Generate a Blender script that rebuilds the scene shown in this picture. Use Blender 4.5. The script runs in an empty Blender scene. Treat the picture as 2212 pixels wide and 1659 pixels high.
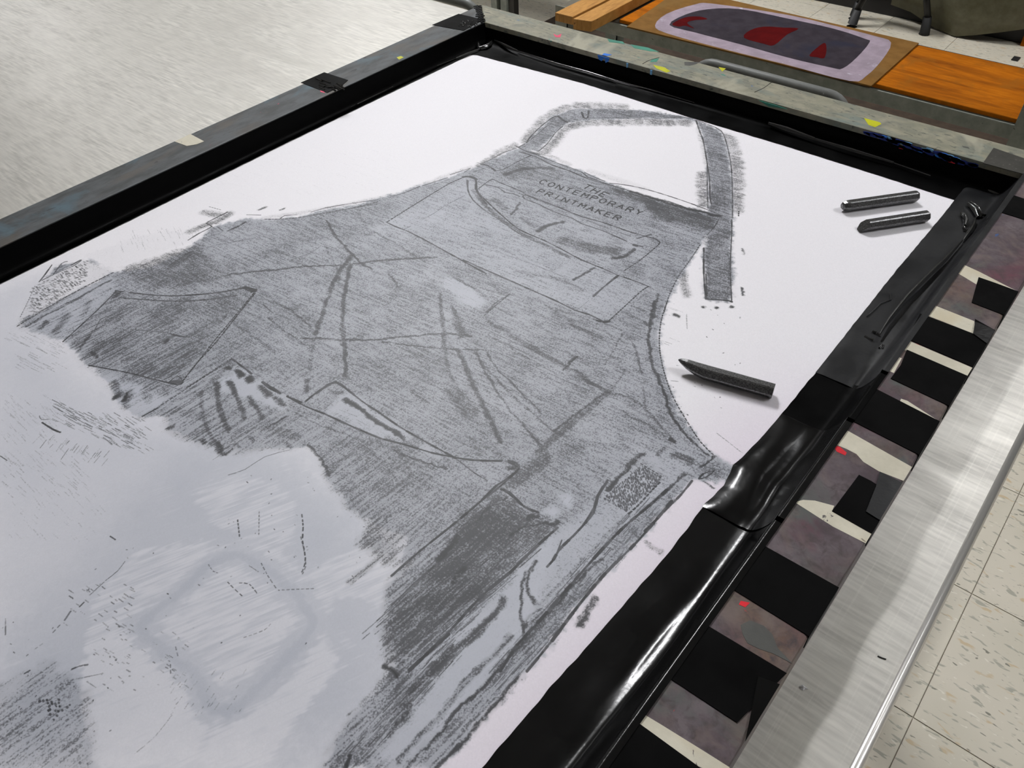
import bpy, bmesh, math, random
import numpy as np
from mathutils import Vector, noise as mnoise
random.seed(7)
rng = np.random.default_rng(11)
sc = bpy.context.scene
COL = sc.collection

# ------------------------------------------------------------------ camera
S = 0.65                       # width of the white printing area in metres
RM = np.array([[0.7690875226194135, -0.42720076815941593, 0.4753986603211437],
               [0.6383675794325278, 0.5500699216497809, -0.5384328322322659],
               [-0.031483584303388296, 0.7175810650931426, 0.6957630336107276]])
FP = 1721.0874863473543
CW = np.array([1.1860201481443602, -1.2679009905908316, 0.6793383917877406])
RW, BL, HR, TE, TT, BF, BR, HF = 0.07836, 0.02307, 0.03902, 0.2317, 0.010, 0.06306, 0.07063, 1.35542
W_, D_ = 2212.0, 1659.0
Z0 = HF * S                    # height of the screen fabric above the floor
TOPZ = Z0 - TT * S             # table surface

cam = bpy.data.cameras.new('camera')
camo = bpy.data.objects.new('camera', cam)
COL.objects.link(camo)
from mathutils import Matrix
M = Matrix([list(r) + [0] for r in RM.tolist()] + [[0, 0, 0, 1]])
M.translation = Vector((CW[0] * S, CW[1] * S, CW[2] * S + Z0))
camo.matrix_world = M
cam.sensor_fit = 'HORIZONTAL'
cam.sensor_width = 36
cam.lens = FP / W_ * 36
cam.clip_start = 0.02
sc.camera = camo

# ------------------------------------------------------------------ world, exposure
wd = bpy.data.worlds.new('world'); sc.world = wd
wd.use_nodes = True
wd.node_tree.nodes['Background'].inputs[0].default_value = (0.8, 0.85, 1.0, 1)
wd.node_tree.nodes['Background'].inputs[1].default_value = 0.05
vs = sc.view_settings
vs.view_transform = 'Standard'; vs.look = 'None'; vs.exposure = 0.15; vs.gamma = 1.0
vs.use_curve_mapping = False
sc.cycles.use_denoising = True
sc.cycles.use_adaptive_sampling = False
sc.cycles.sample_clamp_indirect = 4.0
LIGHTS = [  # x, y, strength, label
    (-1.75, 1.5, 150.0, 'fluorescent ceiling fixture above the far left of the table'), (2.7, 1.2, 56.0, 'fill fixture added on the ceiling above the open floor to the right'),  # right-hand fixture is unseen, added to even out the fabric's brightness
    (-6.4, 2.6, 6.0, 'fluorescent ceiling fixture far to the left of the table'), (-9.6, 2.8, 24.0, 'fluorescent ceiling fixture nearest the left wall'),
    (-6.4, 5.2, 12.0, 'fluorescent ceiling fixture in the far left corner'), (.9, 3.0, 14.0, 'fill fixture added on the ceiling above the shelving unit')]  # shelving fixture is unseen, added to brighten the back floor and table

# ------------------------------------------------------------------ pixel -> place
def ray(x, y):
    return RM @ np.array([(x - W_ / 2) / FP, -(y - D_ / 2) / FP, -1.0])
def P(x, y, z=0.0):            # z in metres relative to the screen fabric
    d = ray(x, y); t = (z / S - CW[2]) / d[2]
    q = CW + t * d
    return Vector((q[0] * S, q[1] * S, z + Z0))
def PY(x, y, Y):               # on the vertical plane at depth Y (metres)
    d = ray(x, y); t = (Y / S - CW[1]) / d[1]
    q = CW + t * d
    return Vector((q[0] * S, Y, q[2] * S + Z0))

# ------------------------------------------------------------------ materials
def lin(c):
    return tuple(((v / 255) / 12.92 if v / 255 <= .04045 else ((v / 255 + .055) / 1.055) ** 2.4) for v in c) + (1,)
def newmat(name, rough=.5, metal=0, col=(.5, .5, .5, 1)):
    m = bpy.data.materials.new(name); m.use_nodes = True
    b = m.node_tree.nodes['Principled BSDF']
    b.inputs['Base Color'].default_value = col
    b.inputs['Roughness'].default_value = rough
    b.inputs['Metallic'].default_value = metal
    return m, m.node_tree, b
def N(nt, t, **kw):
    n = nt.nodes.new(t)
    for k, v in kw.items():
        if k in n.inputs: n.inputs[k].default_value = v
        else: setattr(n, k, v)
    return n
def coords(nt, scale=(1, 1, 1), rot=(0, 0, 0)):
    tc = N(nt, 'ShaderNodeTexCoord'); mp = N(nt, 'ShaderNodeMapping')
    mp.inputs['Scale'].default_value = scale; mp.inputs['Rotation'].default_value = rot
    nt.links.new(tc.outputs['Object'], mp.inputs[0]); return mp.outputs[0]
def noise(nt, vec, scale, detail=3, rough=.55, dist=0):
    n = N(nt, 'ShaderNodeTexNoise'); n.inputs['Scale'].default_value = scale
    n.inputs['Detail'].default_value = detail; n.inputs['Roughness'].default_value = rough
    n.inputs['Distortion'].default_value = dist
    nt.links.new(vec, n.inputs['Vector']); return n.outputs['Fac']
def ramp(nt, fac, stops):
    r = N(nt, 'ShaderNodeValToRGB'); e = r.color_ramp.elements
    while len(e) < len(stops): e.new(.5)
    for i, (p, c) in enumerate(stops):
        e[i].position = p; e[i].color = c if len(c) == 4 else tuple(c) + (1,)
    nt.links.new(fac, r.inputs[0]); return r.outputs[0]
def mix(nt, fac, a, b, mode='MIX'):
    m = N(nt, 'ShaderNodeMix'); m.data_type = 'RGBA'; m.blend_type = mode
    for s, v in ((0, fac), (6, a), (7, b)):
        if hasattr(v, 'is_linked') or hasattr(v, 'links'): nt.links.new(v, m.inputs[s])
        else: m.inputs[s].default_value = v
    return m.outputs[2]
def bump(nt, b, h, strength=.2, dist=.001):
    n = N(nt, 'ShaderNodeBump'); n.inputs['Strength'].default_value = strength
    n.inputs['Distance'].default_value = dist
    nt.links.new(h, n.inputs['Height']); nt.links.new(n.outputs[0], b.inputs['Normal'])
BW = lambda a, b: [(a, (0, 0, 0, 1)), (b, (1, 1, 1, 1))]

def wood_paint(name, c1, c2, spots, seed, rough=.6, stretch=(1, 1, 1), spec=.3):
    """painted, ink-stained wood: base mottle plus several stain colours"""
    m, nt, b = newmat(name, rough)
    b.inputs['Specular IOR Level'].default_value = spec
    v = coords(nt, (stretch[0], stretch[1], stretch[2])); v2 = coords(nt, (1, 1, 1), (0, 0, .6))
    c = mix(nt, ramp(nt, noise(nt, v, 26, 5, .65), BW(.38, .62)), lin(c1), lin(c2))
    for i, (sc_, lo, hi, colr) in enumerate(spots):
        ad = N(nt, 'ShaderNodeVectorMath'); ad.inputs[1].default_value = (seed + i * 3.7, i * 1.9, seed * .3)
        nt.links.new(v2 if i % 2 else v, ad.inputs[0])
        c = mix(nt, ramp(nt, noise(nt, ad.outputs[0], sc_, 4, .6, .6), BW(lo, hi)), c, lin(colr))
    c = mix(nt, ramp(nt, noise(nt, v2, 700, 2), [(.35, (.75, .75, .75, 1)), (.7, (1.1, 1.1, 1.1, 1))]), c, c)
    nt.links.new(c, b.inputs['Base Color'])
    bump(nt, b, noise(nt, v, 160, 4, .7), .35, .0006)
    return m

def tape_mat(name, rough, col=(.006, .006, .007, 1), wr=.25, spec=.5):
    m, nt, b = newmat(name, rough, 0, col)
    v = coords(nt)
    nt.links.new(ramp(nt, noise(nt, v, 30, 4), [(.35, (rough * .85,) * 3), (.7, (min(1, rough * (1.35 if rough > .29 else 1.12)),) * 3)]), b.inputs['Roughness'])
    b.inputs['Specular IOR Level'].default_value = spec
    bump(nt, b, noise(nt, v, 90, 4, .6), wr, .0008)
    return m

# ------------------------------------------------------------------ mesh helpers
def mesh_obj(name, verts, faces, mat, parent=None, smooth=False, label=None, base=None, uv=None, bevel=0, kind=None, solid=0):
    off = Vector(parent.location) if parent is not None and parent.parent is None else (Vector(parent.parent.location) if parent is not None else (base or Vector((0, 0, 0))))
    me = bpy.data.meshes.new(name)
    me.from_pydata([tuple(Vector(v) - off) for v in verts], [], faces)
    me.update()
    bm = bmesh.new(); bm.from_mesh(me)
    bmesh.ops.recalc_face_normals(bm, faces=bm.faces)
    if bevel:
        bmesh.ops.bevel(bm, geom=[e for e in bm.edges if e.is_manifold and e.calc_face_angle(0) > .6], offset=bevel, segments=2, affect='EDGES', profile=.6)
    bm.to_mesh(me); bm.free()
    if smooth:
        for p in me.polygons: p.use_smooth = True
    if mat: me.materials.append(mat)
    o = bpy.data.objects.new(name, me); COL.objects.link(o)
    if parent is not None: o.parent = parent
    else: o.location = off
    if label: o['label'] = label
    if kind: o['kind'] = kind
    return o
def empty(name, loc, label, cat, group=None):
    o = bpy.data.objects.new(name, None); COL.objects.link(o); o.location = Vector(loc)
    o.empty_display_size = .05; tag(o, label, cat, group); return o
def tag(o, label, cat, group=None):
    o['label'] = label; o['category'] = cat
    if group: o['group'] = group
    return o
def boxv(x0, x1, y0, y1, z0, z1):
    v = [(x, y, z) for z in (z0, z1) for y in (y0, y1) for x in (x0, x1)]
    f = [(0, 2, 3, 1), (4, 5, 7, 6), (0, 1, 5, 4), (2, 6, 7, 3), (0, 4, 6, 2), (1, 3, 7, 5)]
    return v, f
def box(name, b, mat, parent=None, bevel=0, **kw):
    v, f = boxv(*b); return mesh_obj(name, v, f, mat, parent, bevel=bevel, **kw)
def prism(name, pts, z0, z1, mat, parent=None, bevel=0, **kw):
    """polygon (list of Vector xy) extruded from z0 to z1 (absolute)"""
    n = len(pts)
    v = [(p[0], p[1], z0) for p in pts] + [(p[0], p[1], z1) for p in pts]
    f = [tuple(range(n))[::-1], tuple(range(n, 2 * n))] + [(i, (i + 1) % n, n + (i + 1) % n, n + i) for i in range(n)]
    return mesh_obj(name, v, f, mat, parent, bevel=bevel, **kw)
def grid(name, fn, nu, nv, mat, parent=None, smooth=True, **kw):
    v = [fn(i / nu, j / nv) for j in range(nv + 1) for i in range(nu + 1)]
    f = [(j * (nu + 1) + i, j * (nu + 1) + i + 1, (j + 1) * (nu + 1) + i + 1, (j + 1) * (nu + 1) + i) for j in range(nv) for i in range(nu)]
    return mesh_obj(name, v, f, mat, parent, smooth, **kw)
def tube(name, pts, r, mat, parent=None, seg=14, **kw):
    pts = [Vector(p) for p in pts]; v = []; f = []
    for i, p in enumerate(pts):
        d = (pts[min(i + 1, len(pts) - 1)] - pts[max(i - 1, 0)]).normalized()
        a = d.cross(Vector((0, 0, 1)));
        if a.length < .05: a = d.cross(Vector((1, 0, 0)))
        a.normalize(); b = d.cross(a)
        rr = r[i] if isinstance(r, (list, tuple)) else r
        for k in range(seg):
            t = 2 * math.pi * k / seg; v.append(p + (a * math.cos(t) + b * math.sin(t)) * rr)
    for i in range(len(pts) - 1):
        for k in range(seg):
            f.append((i * seg + k, i * seg + (k + 1) % seg, (i + 1) * seg + (k + 1) % seg, (i + 1) * seg + k))
    f.append(tuple(range(seg))); f.append(tuple(range((len(pts) - 1) * seg, len(pts) * seg)))
    return mesh_obj(name, v, f, mat, parent, True, **kw)
def nz(x, y, z=0): return mnoise.noise(Vector((x, y, z)))

# ------------------------------------------------------------------ the crayon rubbing of an apron, printed flat on the screen fabric
RES = 2000                      # texels per printing-area width
X0, X1, Y0, Y1 = -.06, 1.09, -1.50, .09
TWX, TWY = int((X1 - X0) * RES), int((Y1 - Y0) * RES)
Q = 4
QX, QY = TWX // Q + 1, TWY // Q + 1
def T(x, y):                    # pixel of the photograph -> texel on the fabric
    d = ray(x, y); t = -CW[2] / d[2]; q = CW + t * d
    return ((q[0] - X0) * RES, (q[1] - Y0) * RES, t)
TILE = {'a': (1000, 200, .30134), 'b': (400, 350, .30134), 'c': (0, 500, .30134), 'd': (600, 550, .30134),
        'e': (1000, 650, .30134), 'f': (800, 950, .30134), 'g': (650, 1159, .30134), 'h': (300, 800, .30134),
        'p': (0, 1159, .31646), 't': (1050, 320, .18083), 'n': (0, 850, .24108), 'o': (0, 0, 1)}
def conv(tile, s):
    ox, oy, k = TILE[tile]
    n = [float(a) for a in s.split()]
    return [(ox + n[i] * k, oy + n[i + 1] * k) for i in range(0, len(n), 2)]
Lf = np.zeros((TWY, TWX), np.float32)    # sharp crayon lines
Gq = np.zeros((QY, QX), np.float32)      # rubbed tone
Gt = np.zeros((QY, QX), np.float32)      # crayon strokes laid over it
Bs = np.zeros((QY, QX), np.float32)      # the same, soft edged
Bq = np.zeros((QY, QX), np.float32)      # blue grey of the fabric underneath
Wq = np.zeros((QY, QX), np.float32)      # pale scratchy strokes
def smoothpts(tp):
    if len(tp) < 3: return tp
    out = []
    p = [tp[0]] + tp + [tp[-1]]
    for i in range(1, len(p) - 2):
        a, b, c, d = [np.array(q) for q in p[i - 1:i + 3]]
        n = max(2, int(np.linalg.norm(c[:2] - b[:2]) / 25))
        for k in range(n):
            t = k / n
            out.append(tuple(.5 * (2 * b + (c - a) * t + (2 * a - 5 * b + 4 * c - d) * t * t + (3 * b - a - 3 * c + d) * t ** 3)))
    out.append(tp[-1]); return out
def seg(arr, a, b, w, v, soft):
    r = w * (1.6 if soft else 1) + 2
    x0, x1 = int(min(a[0], b[0]) - r), int(max(a[0], b[0]) + r) + 1
    y0, y1 = int(min(a[1], b[1]) - r), int(max(a[1], b[1]) + r) + 1
    x0, y0 = max(x0, 0), max(y0, 0); x1, y1 = min(x1, arr.shape[1]), min(y1, arr.shape[0])
    if x1 <= x0 or y1 <= y0: return
    yy, xx = np.mgrid[y0:y1, x0:x1]
    dx, dy = b[0] - a[0], b[1] - a[1]; l = dx * dx + dy * dy + 1e-9
    t = np.clip(((xx - a[0]) * dx + (yy - a[1]) * dy) / l, 0, 1)
    d = np.hypot(xx - a[0] - t * dx, yy - a[1] - t * dy)
    if soft: q = v * np.clip(1.35 - d / max(w, .5), 0, 1) ** 1.0
    else: q = v * np.clip(w + .7 - d, 0, 1)
    s = arr[y0:y1, x0:x1]; np.maximum(s, q, out=s)
def stroke(tile, s, w, v, mode='l', smooth=True):
    """mode l line, t tone, k dotted, w pale, b blue grey"""
    ox, oy, k = TILE[tile]
    px_ = conv(tile, s) if isinstance(s, str) else s
    tp = [T(*p) for p in px_]
    if smooth: tp = smoothpts(tp)
    wt = w * k * .5
    for a, b in zip(tp[:-1], tp[1:]):
        D = (a[2] + b[2]) / 2
        r = wt * D * RES / FP * (1.85 if mode in 'lk' else (1.8 if w < 40 else 1.15))
        if mode == 'l' or mode == 'k':
            L = math.hypot(b[0] - a[0], b[1] - a[1])
            if mode == 'l':
                n = max(1, int(L / 14))
                for i in range(n):
                    f0, f1 = i / n, (i + 1) / n
                    j = random.random()
                    if j < .05 and n > 3: continue
                    seg(Lf, (a[0] + (b[0] - a[0]) * f0, a[1] + (b[1] - a[1]) * f0), (a[0] + (b[0] - a[0]) * f1, a[1] + (b[1] - a[1]) * f1),
                        max(.8, r * random.uniform(.6, 1.1)), v * random.uniform(.7, 1), False)
            else:
                n = max(1, int(L / 9))
                for i in range(n):
                    f0 = (i + .1) / n; f1 = (i + .6) / n
                    seg(Lf, (a[0] + (b[0] - a[0]) * f0, a[1] + (b[1] - a[1]) * f0), (a[0] + (b[0] - a[0]) * f1, a[1] + (b[1] - a[1]) * f1),
                        max(.9, r * .8), v * random.uniform(.7, 1), False)
        else:
            arr = {'t': Gt, 'w': Wq, 'b': Bq}[mode]
            seg(arr, (a[0] / Q, a[1] / Q), (b[0] / Q, b[1] / Q), max(.8, r / Q), v, True)
def poly(arr, tile, s, v, op='max'):
    px_ = conv(tile, s) if isinstance(s, str) else s
    tp = np.array([T(*p)[:2] for p in px_]) / Q
    x0, y0 = np.maximum(tp.min(0).astype(int) - 1, 0); x1, y1 = tp.max(0).astype(int) + 2
    x1, y1 = min(x1, QX), min(y1, QY)
    if x1 <= x0 or y1 <= y0: return
    yy, xx = np.mgrid[y0:y1, x0:x1].astype(np.float32)
    ins = np.zeros(xx.shape, bool)
    for i in range(len(tp)):
        a, b = tp[i], tp[(i + 1) % len(tp)]
        if a[1] == b[1]: continue
        c = ((a[1] > yy) != (b[1] > yy)) & (xx < (b[0] - a[0]) * (yy - a[1]) / (b[1] - a[1]) + a[0])
        ins ^= c
    sl = arr[y0:y1, x0:x1]
    if op == 'max': sl[ins] = np.maximum(sl[ins], v)
    elif op == 'set': sl[ins] = v
    else: sl[ins] += v
def blob(tile, x, y, r, v):
    stroke(tile, f'{x - r * .3} {y} {x + r * .3} {y + r * .1}', r * 1.5, v, 't')
def strokes(txt):
    for ln in txt.strip().splitlines():
        ln = ln.strip()
        if not ln: continue
        h, pts = ln.split(':'); h = h.split()
        stroke(h[0], pts, float(h[2]), float(h[3]), h[1])

# --- areas
BODY = '1120 318 1260 372 1375 420 1560 467 1530 505 1490 560 1462 612 1436 665 1425 710 1425 756 1434 804 1452 855 1479 903 1512 954 1543 985 1590 1010 1590 1040 1494 1039 1450 1083 1379 1167 1306 1239 1246 1312 1155 1432 1120 1463 1012 1587 936 1662 690 1662 760 1540 850 1440 822 1300 850 1230 880 1170 800 1130 760 1110 720 1060 690 1000 670 965 550 975 480 980 430 960 370 930 360 900 300 905 275 890 245 860 240 830 190 790 135 740 45 705 60 650 120 575 200 560 245 590 330 575 390 545 415 530 460 490 530 471 582 474 641 470 689 455 762 443 846 422 912 400 967 385 1015 365 1050 350'
poly(Bq, 'o', BODY, 1); poly(Gq, 'o', BODY, .36)
STRAP = '380 400 455 360 480 320 640 170 760 122 900 112 1180 122 1400 140 1660 190 1840 270 1890 370 1925 560 1935 700 1930 900 1925 1250 1925 1500 1740 1485 1725 1250 1728 1110 1760 1010 1770 880 1755 830 1760 700 1745 480 1720 330 1670 200 1480 187 1200 187 1000 192 850 202 740 218 710 242 640 312 540 422 450 410'
poly(Bq, 'a', STRAP, .9); poly(Gq, 'a', STRAP, .48)
# strap fringe, ragged crayon strokes across its edges
def fringe(tile, s, dx, dy, w, v, n):
    pts = smoothpts([(p[0], p[1], 0) for p in conv(tile, s)])
    for i in range(n * 3):
        k_ = random.random() * (len(pts) - 1.001); f_ = k_ % 1; p0, p1 = pts[int(k_)], pts[int(k_) + 1]
        a = (p0[0] + (p1[0] - p0[0]) * f_, p0[1] + (p1[1] - p0[1]) * f_)
        l = random.uniform(.3, 1)
        stroke('o', [(a[0], a[1]), (a[0] + dx * l + random.uniform(-2, 2), a[1] + dy * l)], w, v * random.uniform(.5, 1), 't', False)
FR = '''
a t 60 .19: 560 440 660 370 760 255 900 222 1100 215 1400 215 1620 212
a t 44 .17: 430 350 550 232 650 155 770 108 900 98 1100 98
a t 80 .2: 1890 310 1925 420 1945 560 1950 700 1940 850
a t 40 .22: 1690 260 1725 400 1745 520
a t 60 .2: 1735 580 1730 700 1735 800
a t 40 .22: 620 455 760 515
a t 40 .24: 80 545 280 425 370 385
b t 30 .2: 560 402 900 352 1480 238 1700 163 2040 38
'''
strokes(FR)
fringe('a', '560 430 650 350 740 240 900 205 1100 200 1400 200 1640 205', 2, 9, 10, .5, 60)
fringe('a', '440 360 540 240 640 165 760 115 900 105 1180 115', -2, -8, 10, .45, 50)
fringe('a', '1880 300 1920 420 1945 560 1945 700 1935 850', 16, 6, 10, .45, 60)
fringe('a', '1740 560 1740 700 1745 820', -14, 2, 9, .45, 30)
fringe('a', '80 560 280 430 380 385', -3, -7, 8, .45, 26)
# lower left of the fabric: blue grey showing through, pale hatching over it
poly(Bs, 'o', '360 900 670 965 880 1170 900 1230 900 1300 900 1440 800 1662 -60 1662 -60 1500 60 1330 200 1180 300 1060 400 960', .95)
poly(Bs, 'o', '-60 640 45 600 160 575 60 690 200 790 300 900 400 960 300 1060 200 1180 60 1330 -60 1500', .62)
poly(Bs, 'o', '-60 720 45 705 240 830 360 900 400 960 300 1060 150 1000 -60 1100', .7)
poly(Bq, 'o', '1245 1060 1494 1039 1392 1147 1250 1310 1100 1490 936 1662 760 1662', 1)
# tone inside the apron
poly(Gq, 'a', '1040 665 1300 745 1810 910 1750 1000 1500 940 1360 880 1290 800 1100 720', .62)
poly(Gq, 'a', '240 590 420 500 640 530 720 570 700 640 560 640 300 610', .5)
poly(Gq, 'a', '0 700 90 720 400 1000 1100 1320 1320 1400 1030 1640 500 1420 0 1200', .24, 'set')
poly(Gq, 'b', '1445 430 2010 110 2157 330 2157 790 1700 550', .26, 'set')
poly(Gq, 'a', '100 690 210 630 440 740 850 900 1400 1075 1110 1305 700 1110 300 890', .32, 'set')
poly(Gq, 'd', '1180 180 1280 170 1500 330 1420 400 1200 260', .12, 'set')
poly(Gq, 'c', '450 780 830 430 1300 460 1800 410 1280 1080 640 960', .46)
poly(Gq, 'c', '120 680 820 290 830 430 450 790', .2, 'set')
poly(Gq, 'c', '140 640 270 370 580 205 720 250 820 285 250 590', .12, 'set')
poly(Bq, 'c', '140 640 270 370 580 205 720 250 820 285 250 590', .15, 'set')
poly(Bq, 'c', '820 290 1250 120 1400 60 1300 -10 1000 30 600 170 720 250', .05, 'set')
poly(Gq, 'c', '820 290 1250 120 1400 60 1300 -10 1000 30 600 170 720 250', .03, 'set')
poly(Gq, 'c', '860 270 1400 90 1700 320 1100 430', .5)
poly(Gq, 'c', '60 700 500 800 900 1300 1020 1325 1650 920 1500 1000 1200 1200 1000 1100 600 980 450 800', .1, 'set')
poly(Gq, 'c', '1680 990 1740 970 2040 1210 2050 1290 1850 1400 1540 1100', .05, 'set')
poly(Gq, 'd', '480 1000 560 1010 1000 1350 1250 1470 700 1300 330 1120', .12, 'set')
poly(Gq, 'd', '60 1100 700 1330 1250 1480 1500 1630 1100 1660 400 1600 250 1380 60 1350', .34, 'set')
poly(Gq, 'e', '640 1230 1060 900 1300 1060 1050 1330 950 1450 700 1330', .3, 'set')
poly(Gq, 'e', '670 1415 740 1360 815 1420 745 1485', .02, 'set')
poly(Gq, 'e', '560 1510 640 1450 720 1510 660 1570', .05, 'set')
poly(Gq, 'e', '1480 1060 1700 1110 1620 1230 1500 1340 1290 1090', .22, 'set')
poly(Gq, 'f', '900 380 1200 560 1340 620 1000 900 700 1180 260 1560 100 1560 60 1330 300 1050 450 850 650 600', .62)
poly(Gq, 'f', '1350 640 1500 560 1640 420 1900 200 2157 330 1800 640 1400 1080 1050 1470 930 1659 280 1659', .16, 'set')
poly(Gq, 'f', '1080 900 1350 650 1300 900 1100 1420 900 1500 600 1659 450 1659 700 1350 950 1100', .05, 'set')
poly(Gq, 'g', '1450 450 1580 560 1600 720 1200 1180 700 1640 520 1640 900 1100 1150 800', .03, 'set')
poly(Gq, 'g', '600 940 760 980 850 1120 500 1430 350 1640 280 1640 400 1500 740 1200', .42)
poly(Gq, 'g', '2157 150 1900 400 1500 850 1100 1270 750 1659 950 1659 1200 1430 1560 1020 1960 530 2157 260', .34, 'set')
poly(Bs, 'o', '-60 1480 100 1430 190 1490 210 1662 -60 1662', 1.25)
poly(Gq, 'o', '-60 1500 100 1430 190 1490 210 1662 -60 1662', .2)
poly(Gq, 'h', '1250 560 1400 800 1650 1090 1560 1250 1800 1400 2000 1000 2100 700 2000 500 1500 480', .42)
poly(Gq, 'h', '150 250 480 100 1000 280 1100 540 700 620 560 560 330 500 200 440', .3)
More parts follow.
